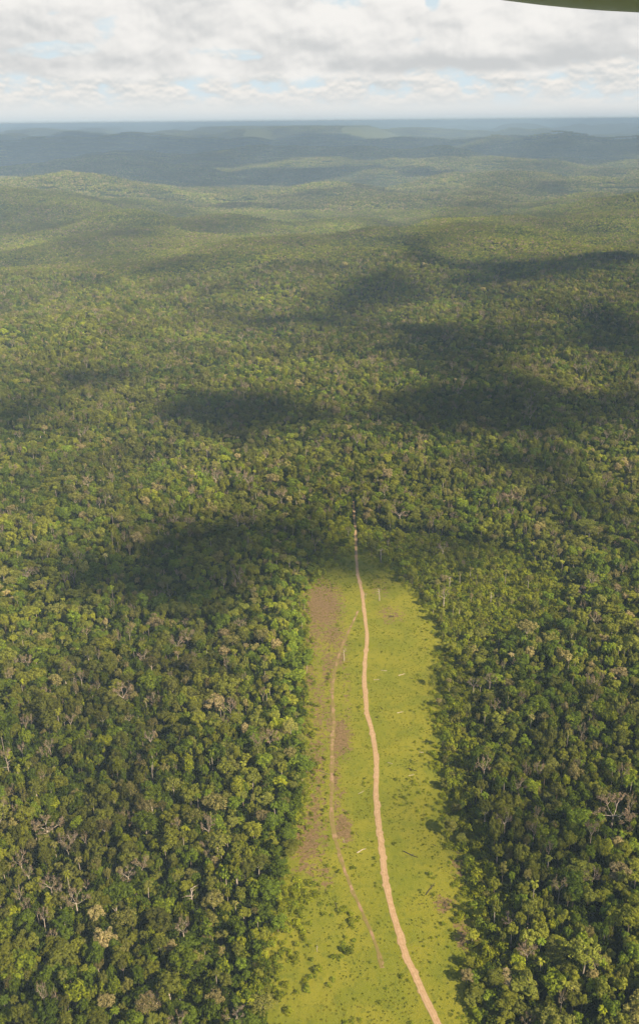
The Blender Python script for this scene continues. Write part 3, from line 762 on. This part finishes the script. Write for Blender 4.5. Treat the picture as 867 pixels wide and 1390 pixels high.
MODEL_R = {'broad': [4.4, 4.2, 4.6, 4.0, 4.8, 4.3, 3.6, 4.7], 'umbrella': [6.5, 6.2], 'bare': [5.2, 4.6, 6.4], 'dead': [4.2, 3.8], 'palm': [1] * 3, 'snag': [1] * 3, 'shrub': [1.6, 1.3, 2.0, 1.0]}
MODEL_H = {'broad': [16, 17, 15, 18, 17, 14, 17, 16], 'umbrella': [19, 20], 'bare': [18, 19, 17], 'dead': [16, 17], 'palm': [14, 12, 16], 'snag': [13, 11, 15]}

LAND = []   # landmark: px, py, short name
taken = []
for (kind, var, px, py, rad, hh, hue, val, label, short) in NOTABLE:
    zc = hh * .80 if kind not in ('snag', 'palm') else hh * .6
    x, y = at(px, py, zc); sz = hh / MODEL_H[kind][var]; sx = rad / MODEL_R[kind][var] if rad else sz
    if kind == 'palm': sx = rad * 1.0; sz = hh / MODEL_H[kind][var]
    nm, cat = NAMES[kind]
    put(kind, var, nm, label, cat, x, y, float(terrain(x, y)), rng.uniform(0, 6.28), (sx, sx, sz), hue, val, {'tree': 'canopy trees of the forest'}.get(cat))
    LAND.append((px, py, short)); taken.append((x, y, max(rad * .8, 1.5), hh * sz, max(rad, 1)))
EXTRA_LAND = [(440, 800, 'brown patch atop the clearing'), (395, 900, 'upper left clearing edge'), (392, 1060, 'middle left clearing edge'),
              (360, 1230, 'lowest left clearing edge'), (620, 1000, 'upper right clearing edge'), (640, 1130, 'middle right clearing edge'),
              (655, 1270, 'lowest right clearing edge'), (130, 1150, 'centre of lower left forest'), (10, 1290, 'bottom left corner'), (200, 1290, 'bottom edge, left quarter'),
              (860, 1290, 'bottom right corner'), (790, 1290, 'bottom edge near right corner'), (860, 1200, 'right border, low down'), (860, 1020, 'right border, halfway down'),
              (5, 960, 'left border, halfway down'), (5, 1110, 'left border, low down'), (330, 1290, 'bottom edge left of the clearing'), (750, 1180, 'centre of lower right forest')]
LAND += EXTRA_LAND

# ---- forest points near
FX, FY = jgrid(230, 2800, 6.7, .85, 250)
ins = inside(CLEAR, FX, FY); dc = pdist(CLEAR, FX, FY); low = inside(LOWZ, FX, FY)
edge_n = (fbm(FX / 13, FY / 13, 61, 3) - .47) * 38
ok = ~(ins & (dc > np.clip(edge_n, -.5, 9))) & (road_d(FX, FY) > 4.5) & ~(low & (rng.random(len(FX)) < .88))
for (tx, ty, tr, _, _) in taken: ok &= np.hypot(FX - tx, FY - ty) > tr
FX, FY, dc = FX[ok], FY[ok], dc[ok]
n = len(FX)
u, v, dep = project(FX, FY, terrain(FX, FY) + 13)
# size and species
big = rng.random(n)
rad = rng.uniform(1.8, 4.2, n); rad = np.where(big > .80, rng.uniform(4.4, 6.6, n), rad); rad = np.where(big > .965, rng.uniform(6.4, 9.0, n), rad)
hgt = 9 + rad * 1.3 + rng.normal(0, 2.0, n) + 22 * (fbm(FX / 28, FY / 28, 4, 3) - .5)
hgt = np.clip(hgt, 6.5, 26)
# forest fringe of low lush growth on the left side of the clearing
fringeL = (dc < 16) & (u < 470) & (v > 780); fringeR = (dc < 12) & (u > 470) & (v > 860)
hgt = np.where(fringeL, hgt * np.clip(.45 + dc / 28, 0, 1), hgt); hgt = np.where(fringeR, hgt * np.clip(.5 + dc / 24, 0, 1), hgt)
patch = fbm(FX / 90, FY / 90, 14, 3)
hue = 0.43 + (rng.random(n) - .5) * .50 + (patch - .5) * .6
hue = np.where((hue > .36) & (hue < .55), hue + .22, hue)                      # few are truly lime
hue = np.where(rng.random(n) < .030, .36 + .08 * rng.random(n), hue)
hue = np.where(rng.random(n) < .075, .80 + .14 * rng.random(n), hue)
hue = np.where(fringeL, .16 + .18 * rng.random(n) + .30 * (rng.random(n) > .75), hue)
hue = np.clip(hue, 0, 1)
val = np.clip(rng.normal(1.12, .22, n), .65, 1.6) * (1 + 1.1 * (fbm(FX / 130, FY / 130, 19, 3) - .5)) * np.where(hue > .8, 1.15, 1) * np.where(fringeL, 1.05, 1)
kid = rng.random(n)
kind = np.full(n, 'broad', dtype=object)
kind[(kid < .035)] = 'umbrella'
kind[(kid >= .035) & (kid < .068) & ~fringeL] = 'bare'
kind[(kid >= .095) & (kid < .102)] = 'dead'
kind[(kid >= .108) & (kid < .150)] = 'palm'
hue = np.where((kind == 'bare'), .90 + .10 * rng.random(n), hue); hue = np.where(kind == 'umbrella', .66 + .25 * rng.random(n), hue)
rad = np.where((kind == 'umbrella'), rad * 1.25, rad); hgt = np.where(np.isin(kind, ['umbrella', 'bare', 'dead', 'palm']), hgt + 2.5, hgt)
nv = {k: len(MODELS[k]) for k in MODELS}
var = np.array([rng.integers(nv[k]) for k in kind])
rz = rng.uniform(0, 6.28, n); zt = terrain(FX, FY)
mr = np.array([MODEL_R[k][q] for k, q in zip(kind, var)]); mh = np.array([MODEL_H[k][q] for k, q in zip(kind, var)])
sx = np.where(kind == 'palm', .8 + .3 * rng.random(n), rad / mr); sz = hgt / mh
show = (u > 3) & (u < 864) & (v > 480) & (v < 1302)
size_px = np.where(show, rad * F / dep, 0)

# ---- which of them become things of their own: per kind, those that show largest
COLN = [(0.10, 'dark green'), (0.24, 'deep green'), (0.36, 'fresh green'), (0.46, 'lime green'), (0.60, 'yellow olive'), (0.74, 'olive green'), (0.85, 'tan olive'), (0.93, 'brown'), (1.01, 'pinkish brown')]
def colour_word(h): return next(w_ for t_, w_ in COLN if h <= t_)
ORD = ['nearest', 'second', 'third', 'fourth', 'fifth', 'sixth', 'seventh', 'eighth', 'ninth', 'tenth', 'eleventh', 'twelfth']
FORM = {'broad': ['domed tree', 'lumpy tree', 'rounded tree', 'tall clumpy tree', 'flat topped tree', 'bushy tree', 'narrow tree', 'wide tree'],
        'umbrella': ['umbrella shaped tree', 'umbrella shaped tree'], 'bare': ['thin crowned tree'] * 3, 'dead': ['leafless white tree'] * 2, 'palm': ['palm with pale trunk'] * 3, 'shrub': ['shrub'] * 4}
LP = np.array([(a, b) for a, b, _ in LAND], float)
seen_lab = {}
def make_label(kind_, var_, h_, uu, vv):
    d = np.hypot(LP[:, 0] - uu, LP[:, 1] - vv)
    form = FORM[kind_][var_]; cw = colour_word(h_) + ' ' if kind_ not in ('dead', 'palm') else ''
    for c in np.argsort(d):
        ddx, ddy = uu - LP[c, 0], vv - LP[c, 1]
        side = ('right of' if ddx > 0 else 'left of') if abs(ddx) > abs(ddy) else ('below' if ddy > 0 else 'above')
        key = (form, cw, c, side); k = seen_lab.get(key, 0)
        if k < 9:
            seen_lab[key] = k + 1
            tx = f'{cw}{form}, {ORD[k]} such {side} the {LAND[c][2]}'
            return tx if len(tx.split()) <= 15 else tx.replace(' such ', ' ').replace('the ', '')
LIMIT = {'broad': 238, 'umbrella': 14, 'bare': 60, 'dead': 22, 'palm': 70}
chosen = np.zeros(n, bool)
for k, lim in LIMIT.items():
    idx = np.where((kind == k) & (size_px > 0))[0]
    idx = idx[np.argsort(-size_px[idx])][:lim] if k != 'palm' else idx[np.argsort(-(v[idx]))][:lim]
    chosen[idx] = True
    order = []
    for q in idx:
        d = np.hypot(LP[:, 0] - u[q], LP[:, 1] - v[q]); order.append((d.min(), q))
    for _, q in sorted(order):
        nm, cat = NAMES[k]
        put(k, int(var[q]), nm, make_label(k, int(var[q]), hue[q], u[q], v[q]), cat, FX[q], FY[q], zt[q], rz[q], (sx[q], sx[q], sz[q]), hue[q], val[q],
            {'tree': 'canopy trees of the forest', 'palm': 'palms among the forest trees', 'dead tree': 'leafless white trees in the forest'}[cat])

# ---- the rest of the forest as one mass
protos = []; pidx = {}
for k in ('broad', 'umbrella', 'bare', 'dead', 'palm', 'snag'):
    for q, m in enumerate(MODELS[k]): pidx[(k, q)] = len(protos); protos.append(proto_single(m))
cl0 = len(protos); protos += [proto_clump(201 + s, 21, 9, 80, 1.35, .14, (2.0, 4.3), (8, 20)) for s in range(5)]
fp0 = len(protos); protos += [proto_clump(301 + s, 64, 56, 15, 3.4, .15, (2.8, 5.6), (7, 22)) for s in range(4)]
rest = ~chosen
pid = np.array([pidx[(k, q)] for k, q in zip(kind, var)])
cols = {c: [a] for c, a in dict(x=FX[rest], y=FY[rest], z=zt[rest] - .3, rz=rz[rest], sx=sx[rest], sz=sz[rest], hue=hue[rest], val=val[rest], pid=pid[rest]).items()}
def add_pts(**k):
    for c in cols: cols[c].append(np.asarray(k[c], float))
def far_band(ya, yb, s, p0, npz, sc, mx=150):
    x, y = jgrid(ya, yb, s, .35, mx); kf = field(x, y) < .5; x, y = x[kf], y[kf]; m = len(x); z = terrain(x, y)
    pt = fbm(x / 160, y / 160, 14, 4)
    h = .50 + (pt - .5) * .5 + (rng.random(m) - .5) * .16
    add_pts(x=x, y=y, z=z - 1, rz=rng.integers(0, 4, m) * math.pi / 2 + rng.uniform(-.3, .3, m), sx=sc * rng.uniform(.95, 1.12, m), sz=(sc ** .5) * rng.uniform(.85, 1.2, m), hue=np.clip(h, .02, .9), val=np.clip(rng.normal(1, .08, m), .75, 1.25) * (1 + 1.7 * (fbm(x / 420, y / 420, 19, 4) - .5)), pid=p0 + rng.integers(0, npz, m))
far_band(2800, 5500, 19, cl0, 5, 1.0)
far_band(5500, 14000, 58, fp0, 4, 1.0)
far_band(14000, 30000, 112, fp0, 4, 1.9)
# understorey between the crowns
ux, uy = jgrid(230, 2000, 6.2, .85, 250)
iu = inside(CLEAR, ux, uy); il = inside(LOWZ, ux, uy)
kp = ~iu & (road_d(ux, uy) > 4.0) & ~il; ux, uy = ux[kp], uy[kp]; m = len(ux)
sh0 = len(protos); protos += [proto_single(q) for q in MODELS['shrub'][:3]]
us = rng.uniform(1.5, 2.6, m)
add_pts(x=ux, y=uy, z=terrain(ux, uy) + rng.uniform(-.5, 2.0, m), rz=rng.uniform(0, 6.28, m), sx=us, sz=us * rng.uniform(1.2, 2.4, m), hue=np.clip(.22 + rng.normal(0, .12, m), 0, .4), val=np.clip(rng.normal(.75, .13, m), .5, 1.1), pid=sh0 + rng.integers(0, 3, m))
allp = {c: np.concatenate(a) for c, a in cols.items()}
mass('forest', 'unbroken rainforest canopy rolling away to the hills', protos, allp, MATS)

# ---- low growth: scrub zone, clearing edges, undergrowth between the trees
sx_, sy_ = [], []
gx, gy = jgrid(300, 1300, 3.0, .95, 40)
li = inside(LOWZ, gx, gy); ci = inside(CLEAR, gx, gy); dcl = pdist(CLEAR, gx, gy); rd = road_d(gx, gy); td = pdist(TRACK[::10], gx, gy, False)
uu, vv, _ = project(gx, gy, gy * 0)
nz = fbm(gx / 15, gy / 15, 88, 3)
p = np.zeros(len(gx))
p = np.where(li & ~ci, .95, p)
p = np.where(~ci & (dcl < 14), .8, p)
p = np.where(ci & (dcl < 13), 1.1 * (1 - dcl / 13) * (nz > .36) + .10, p)
p = np.where(ci & (vv < 800), .75 * (nz > .36), p)
p = np.where(ci & (uu < 490) & (vv > 1175) & (nz > .49), .5, p)                   # bushes at the bottom left of the clearing
p = np.where(ci & (uu > 500) & (vv > 1225) & (nz > .60), .25, p)
p = np.where(ci & (uu > 535) & (uu < 600) & (vv > 1055) & (vv < 1095) & (nz > .40), .5, p)
p = np.where(ci & (np.abs(td - 4) < 2.2) & (nz > .55), .35, p)
p = np.where(ci & (uu > 500) & (dcl < 24) & (nz > .54), np.maximum(p, .4), p)
p = np.where(ci, np.maximum(p, .015), p)
p = np.where(pdist(DITCH, gx, gy, False) < 2.0, .25, p)
kp = (rng.random(len(gx)) < p) & (rd > 4.0) & (td > 2.6)
gx, gy, li, ci, dcl, uu, vv = [a[kp] for a in (gx, gy, li, ci, dcl, uu, vv)]
m = len(gx)
lb = ci & (uu < 480) & (vv > 1175)
s = np.where(li, rng.uniform(.9, 2.4, m), np.where(ci, np.where((dcl < 10) | lb, rng.uniform(.5, 1.7, m), rng.uniform(.35, .95, m)), rng.uniform(.8, 1.8, m)))
hz = np.where(li, .30 + .25 * rng.random(m), .25 + .25 * rng.random(m)); hz = np.where(ci, .34 + .14 * rng.random(m), hz); hz = np.where((rng.random(m) < .12) & ~ci, .80, hz)
vr = rng.integers(0, 4, m); zz_ = np.where(ci | (dcl < 7), pz(gx, gy), 0)
szs = s * np.where(li, rng.uniform(.9, 1.7, m), rng.uniform(.6, 1.1, m)); rzs = rng.uniform(0, 6.28, m); vs = np.clip(rng.normal(1.05, .15, m), .7, 1.4)
# single shrubs standing inside the clearing are things; the tangle is a mass
cand = np.where(ci & (dcl > 3.5) & (vv > 800) & (vv < 1300))[0]; cand = cand[np.argsort(-(s[cand] * F / np.hypot(gy[cand], H)))][:170]
REFS = LP.copy()
LAND2 = [(437, 822, 'large brown patch'), (461, 1002, 'upper brown patch by the side track'), (465, 1125, 'lower brown patch by the side track'), (418, 1141, 'big brown patch at left'),
         (347 * .4037 + 350, 1156, 'pale log between the tracks'), (557, 1161, 'long dark log right of the road'), (560, 1046, 'short dark log right of the road'), (602, 1228, 'heap of branches'),
         (582, 1210, 'dark log beside the branch heap'), (545, 917, 'white log in the upper clearing'), (513, 1294, 'lower end of the side track'), (486, 830, 'upper end of the side track'),
         (498, 870, 'road bend by the side track'), (400, 1270, 'bottom left clearing corner'), (625, 1285, 'bottom right clearing corner'), (575, 840, 'top right clearing corner'),
         (590, 960, 'upper right clearing edge'), (600, 1090, 'middle right clearing edge'), (440, 1210, 'left side of the lower clearing'), (520, 1000, 'middle stretch of the road'), (535, 1245, 'lowest stretch of the road')]
LP_, LAND_ = LP, LAND
LP = np.array([(a, b) for a, b, _ in LAND2], float); LAND = LAND2
for q in cand:
    hq = .3 if hz[q] < .40 else .4
    put('shrub', int(vr[q]), 'shrub', make_label('shrub', int(vr[q]), hq, uu[q], vv[q]).replace('shrub', 'small shrub' if s[q] < .65 else 'shrub'), 'shrub', gx[q], gy[q], zz_[q], rzs[q], (s[q], s[q], szs[q]), hz[q], vs[q], 'shrubs dotted over the clearing')
LP, LAND = LP_, LAND_
r_ = np.ones(m, bool); r_[cand] = False
sp_ = [proto_single(mm) for mm in MODELS['shrub']]
mass('undergrowth', 'tangled green scrub along the clearing edges and behind it', sp_, dict(x=gx[r_], y=gy[r_], z=zz_[r_], rz=rzs[r_], sx=s[r_], sz=szs[r_], hue=hz[r_], val=vs[r_], pid=vr[r_]), MATS)

# grass: countless small tussocks on the pasture
gx, gy = jgrid(300, 1100, 1.9, 1.0, 10)
kp = inside(CLEAR, gx, gy) & (road_d(gx, gy) > 2.6) & (pdist(TRACK[::10], gx, gy, False) > 1.8)
kp &= rng.random(len(gx)) < (.15 + .5 * sstep(fbm(gx / 9, gy / 9, 99, 3), .4, .6))
gx, gy = gx[kp], gy[kp]; m = len(gx)
def tuft(seed, r, n_):
    g = np.random.default_rng(seed); a = g.uniform(0, 6.28, n_); P = np.stack([np.cos(a), np.sin(a), a * 0], -1) * g.uniform(0, r, (n_, 1)); P[:, 2] = r * .3
    v_, f_ = leaf_quads(P, g.normal(size=(n_, 3)) + [0, 0, 1.0], r * .9, g); return v_, f_, np.zeros(n_, int), np.zeros(n_)
hz = np.clip(.55 + 1.1 * (fbm(gx / 25, gy / 25, 98, 3) - .5) + .15 * rng.normal(size=m), 0, 1)
ss = rng.uniform(.6, 1.5, m)
mass('grass', 'bright yellow green grass tussocks covering the clearing', [tuft(1, .42, 16), tuft(2, .36, 14), tuft(3, .5, 18)],
     dict(x=gx, y=gy, z=pz(gx, gy), rz=rng.uniform(0, 6.28, m), sx=ss, sz=ss * .8, hue=hz, val=np.clip(rng.normal(1, .12, m), .7, 1.3), pid=rng.integers(0, 3, m)), [M_grassleaf])

# ---- fallen logs and branch heaps in the clearing
def lying(model, name, label, px, py, rz_, part='trunk', group='fallen logs in the clearing', cat='log'):
    x, y = at(px, py); v_, f_, mi = model['trunk']
    me = part_mesh(name, (v_, f_, mi)); o = link(name, me); o.location = (x, y, float(pz(x, y)) - .05); o.rotation_euler.z = rz_
    tag(o, label, cat, group)
lying(m_log(1, 6.5, .30, 2), 'fallen_log', 'pale bare log lying between the road and the side track', 490, 1156, R(35))
lying(m_log(2, 10, .32, 4), 'fallen_log', 'long dark log lying right of the road, lower clearing', 557, 1161, R(-35))
lying(m_log(3, 6, .34, 4), 'fallen_log', 'short dark log right of the road, middle of the clearing', 560, 1046, R(-28))
lying(m_log(4, 6, .28, 2), 'fallen_log', 'white log in the upper part of the clearing', 545, 917, R(25))
lying(m_log(5, 11, .26, 4), 'fallen_log', 'dark log beside the heap of dead branches', 584, 1208, R(55))
lying(m_log(6, 8, .22, 1), 'fallen_log', 'thin log across the side track, left of the clearing middle', 441, 1050, R(-30))
lying(m_log(7, 5, .22, 2), 'fallen_log', 'short white log low in the upper clearing grass', 543, 968, R(15))
lying(m_log(8, 7, .24, 4), 'fallen_log', 'dark log near the right edge of the lower clearing', 618, 1157, R(-40))
lying(m_brush(9, 5.5), 'branch_heap', 'brown heap of dead branches on the grass, lower right clearing', 602, 1228, 0, group='heaps of dead branches', cat='branches')
lying(m_brush(10, 4.0), 'branch_heap', 'heap of dead branches at the bottom right of the clearing', 628, 1282, 1, group='heaps of dead branches', cat='branches')
lying(m_brush(12, 3.2), 'branch_heap', 'small pile of sticks beside the road near the clearing top', 531, 838, 2, group='heaps of dead branches', cat='branches')

LP, LAND = np.array([(a, b) for a, b, _ in LAND2], float), LAND2
FORM['stick'] = ['pale fallen branch', 'dark fallen branch']
sticks = []
for k in range(20):
    px, py = rng.uniform(430, 630), rng.uniform(830, 1290); x, y = at(px, py)
    if not inside(CLEAR, np.array([x]), np.array([y]))[0] or road_d(np.array([x]), np.array([y]))[0] < 4 or pdist(TRACK[::10], np.array([x]), np.array([y]), False)[0] < 3: continue
    kd = int(rng.random() < .5)
    lying(m_log(100 + k, rng.uniform(2.5, 6), rng.uniform(.12, .22), (2, 4)[kd]), 'fallen_branch', make_label('stick', kd, 2.0 if False else 0.0, px, py).replace('dark green ', ''), px, py, rng.uniform(0, 3.1), group='branches scattered on the pasture', cat='branch')
LP, LAND = LP_, LAND_

# ------------------------------------------------------------------ clouds that throw the shadows on the forest
M_cloud, t = material('cloud')
o_ = t.n('ShaderNodeOutputMaterial'); d_ = t.n('ShaderNodeBsdfDiffuse'); d_.inputs[0].default_value = (.9, .9, .9, 1); t.l(d_.outputs[0], o_.inputs[0])
import bmesh
bm = bmesh.new(); bmesh.ops.create_icosphere(bm, subdivisions=2, radius=1.0)
iv = np.array([v_.co[:] for v_ in bm.verts]); itf = np.array([[v_.index for v_ in f_.verts] for f_ in bm.faces]); bm.free()
ZC = 3900.0
def cloud(px, py, rx, ry, ragged=.5, fill=1.0, seed=0):
    g = np.random.default_rng(900 + seed); c = np.array(at(px, py, 12))
    ex = abs(at(px + rx, py)[0] - c[0]); yA = at(px, py - ry)[1]; yB = at(px, py + ry)[1]
    ey = (yA - yB) / 2; c[1] = (yA + yB) / 2
    ex *= .9; ey *= .88; pr = max(14.0, min(ex, ey) * .15); V, Q, o = [], [], 0
    nxx = int(2.6 * ex / (pr * .8)); nyy = int(2.6 * ey / (pr * .8))
    for a in range(nxx):
        for b in range(nyy):
            x = (a / max(1, nxx - 1) - .5) * 2.6 * ex + g.uniform(-.5, .5) * pr; y = (b / max(1, nyy - 1) - .5) * 2.6 * ey + g.uniform(-.5, .5) * pr
            d = math.hypot(x / ex, y / ey) + ragged * 2 * (float(fbm(np.array(x / ex * 1.6 + seed * 7), np.array(y / ey * 1.6), 40 + seed, 3)) - .5)
            if d > 1.08: continue
            if g.random() > fill * .9 * (1 if d < .4 else (1.08 - d) / .68): continue
            s_ = pr * g.uniform(.5, 1.0) * (1 if d < .7 else .62)
            v_ = iv * s_ * np.array([1, 1, .6]) * (1 + .18 * np.sin(iv[:, ::-1] * 5 + a + b * 2))
            v_ = v_ + np.array([x, y, g.uniform(-.2, .6) * pr + 1.2 * pr * max(0, 1 - d)]); V.append(v_); Q.append(itf + o); o += len(v_)
    if not V: return
    me = mesh_np('cloud', np.concatenate(V), np.concatenate(Q), [M_cloud], smooth=True)
    ob = link('cloud', me); off = SD / SD[2] * (ZC - 12)
    ob.location = (c[0] + off[0], c[1] + off[1], ZC); tag(ob, kind='structure')
CL = [(235, 800, 175, 80, .6, 1.05), (310, 815, 120, 50, .6, .95), (385, 742, 100, 34, .7, 1.0), (505, 782, 120, 32, .35, 1.15), (440, 765, 70, 26, .4, 1.0), (110, 800, 90, 34, .9, .8), (335, 580, 140, 46, .9, 1.0), (120, 522, 75, 20, .8, 1.0), (10, 572, 60, 30, .8, 1.0),
      (550, 366, 48, 24, .7, 1.05), (515, 408, 80, 22, .8, 1.0), (740, 392, 210, 24, .6, 1.05), (620, 470, 150, 26, .9, .7), (420, 440, 110, 14, .9, .8), (835, 480, 80, 60, .8, .9), (740, 570, 210, 46, .9, .9),
      (840, 1020, 60, 60, .8, .9), (650, 750, 80, 22, .8, .8), (810, 700, 90, 30, .9, .7), (470, 585, 90, 22, .9, .7), (620, 500, 90, 22, .9, .6), (720, 960, 60, 50, .9, .5),
      (850, 1230, 60, 90, .9, .7), (750, 1160, 90, 90, .9, .5), (60, 640, 60, 12, .8, .5), (700, 640, 110, 20, .9, .6)]
for k, c in enumerate(CL): cloud(*c, seed=k)
# broad banks shading the far hills
def cloud_bank(x, y, ex, ey, seed):
    g = np.random.default_rng(seed); pr = min(ex, ey) * .13; V, Q, o = [], [], 0
    nxx = int(2.4 * ex / (pr * .9)); nyy = int(2.4 * ey / (pr * .9))
    for a in range(nxx):
        for b in range(nyy):
            xx = (a / (nxx - 1) - .5) * 2.4 * ex; yy = (b / (nyy - 1) - .5) * 2.4 * ey
            d = math.hypot(xx / ex, yy / ey) + 1.1 * (float(fbm(np.array(xx / ey * 1.3 + seed), np.array(yy / ey * 1.3), seed, 3)) - .5)
            if d > 1 or (d > .75 and g.random() > (1 - d) / .25): continue
            s_ = pr * g.uniform(.7, 1.1)
            v_ = iv * s_ * np.array([1, 1, .4]) + np.array([xx + g.uniform(-.5, .5) * pr, yy + g.uniform(-.5, .5) * pr, g.uniform(0, .4) * pr]); V.append(v_); Q.append(itf + o); o += len(v_)
    me = mesh_np('cloud', np.concatenate(V), np.concatenate(Q), [M_cloud], smooth=True)
    ob = link('cloud', me); off = SD / SD[2] * (ZC + 200)
    ob.location = (x + off[0], y + off[1], ZC + 200); tag(ob, kind='structure')
for k, (x, y, ex, ey) in enumerate([(-3600, 8100, 3800, 800), (-2500, 13800, 7000, 2200), (-3500, 18500, 6500, 2400), (5500, 17500, 5500, 2200), (-4500, 10300, 4200, 1800), (-1200, 9000, 2300, 700), (2600, 11500, 3600, 1500), (5200, 14500, 4200, 1600), (-6500, 15500, 3800, 2000), (0, 17000, 3000, 1500),
                                    (7000, 20500, 3500, 1500), (-4000, 21500, 4500, 1800)]):
    cloud_bank(x, y, ex, ey, 500 + k)

# ------------------------------------------------------------------ the aircraft's wing just above the camera
def wing():
    root = bpy.data.objects.new('aircraft_wing', None); C.objects.link(root)
    m, t = material('wing_paint'); o = t.n('ShaderNodeOutputMaterial'); b = t.n('ShaderNodeBsdfPrincipled')
    b.inputs['Base Color'].default_value = (.80, .80, .76, 1); b.inputs['Roughness'].default_value = .35
    t.l(b.outputs[0], o.inputs[0])
    # local axes: X outward along the span (to the right), Y forward, Z up
    span, chord, th = 3.2, 1.5, .20; V = []; ns, nc = 26, 28
    for a in range(ns + 1):
        s_ = a / ns; x = s_ * span                    # x = 0 is the rounded end
        k = min(1.0, (1 - (1 - min(1, x / 1.1)) ** 2.6) ** (1 / 2.2) + .02)
        for c in range(nc):
            g = 2 * math.pi * c / nc; cy = math.cos(g); sz_ = math.sin(g)
            V.append((x, chord / 2 * cy * k, th / 2 * math.copysign(abs(sz_) ** .9, sz_) * (1 - .35 * cy) * k))
    F_ = [[a * nc + c, a * nc + (c + 1) % nc, (a + 1) * nc + (c + 1) % nc, (a + 1) * nc + c] for a in range(ns) for c in range(nc)]
    me = mesh_np('wing_skin', np.array(V), np.array(F_), [m], smooth=True); sk = link('wing_skin', me, root)
    return root
wr = wing(); tag(wr, 'grey painted rounded edge of the aircraft wing at the top right corner', 'aircraft wing')
dcam = CM @ Vector((592 - 433.5, 695 + 10, -F)); dcam.normalize()
wr.location = Vector((0, 0, H)) + dcam * 3.6 + Vector((0, 0, .075))
wr.rotation_euler = (R(2), R(2), R(8))

# ------------------------------------------------------------------ haze: one closed box of even air
zb = float(Z.min()) - 2.0; zt_ = max(float(Z.max()), H) + 26
hw = 67500
hv = [(sx1 * hw, sy1 * hw, z_) for z_ in (zb, zt_) for sx1, sy1 in ((-1, -1), (1, -1), (1, 1), (-1, 1))]
hf = [(3, 2, 1, 0), (4, 5, 6, 7), (0, 1, 5, 4), (1, 2, 6, 5), (2, 3, 7, 6), (3, 0, 4, 7)]
m, t = material('haze'); o = t.n('ShaderNodeOutputMaterial'); pv = t.n('ShaderNodeVolumePrincipled')
pv.inputs['Color'].default_value = (.53, .73, 1.0, 1); pv.inputs['Density'].default_value = 6.5e-5; pv.inputs['Anisotropy'].default_value = -0.25
t.l(pv.outputs[0], o.inputs['Volume'])
hm = mesh_np('haze', np.array(hv), np.array(hf), [m]); tag(link('haze', hm), 'pale blue haze thickening towards the horizon', None, None, 'stuff')
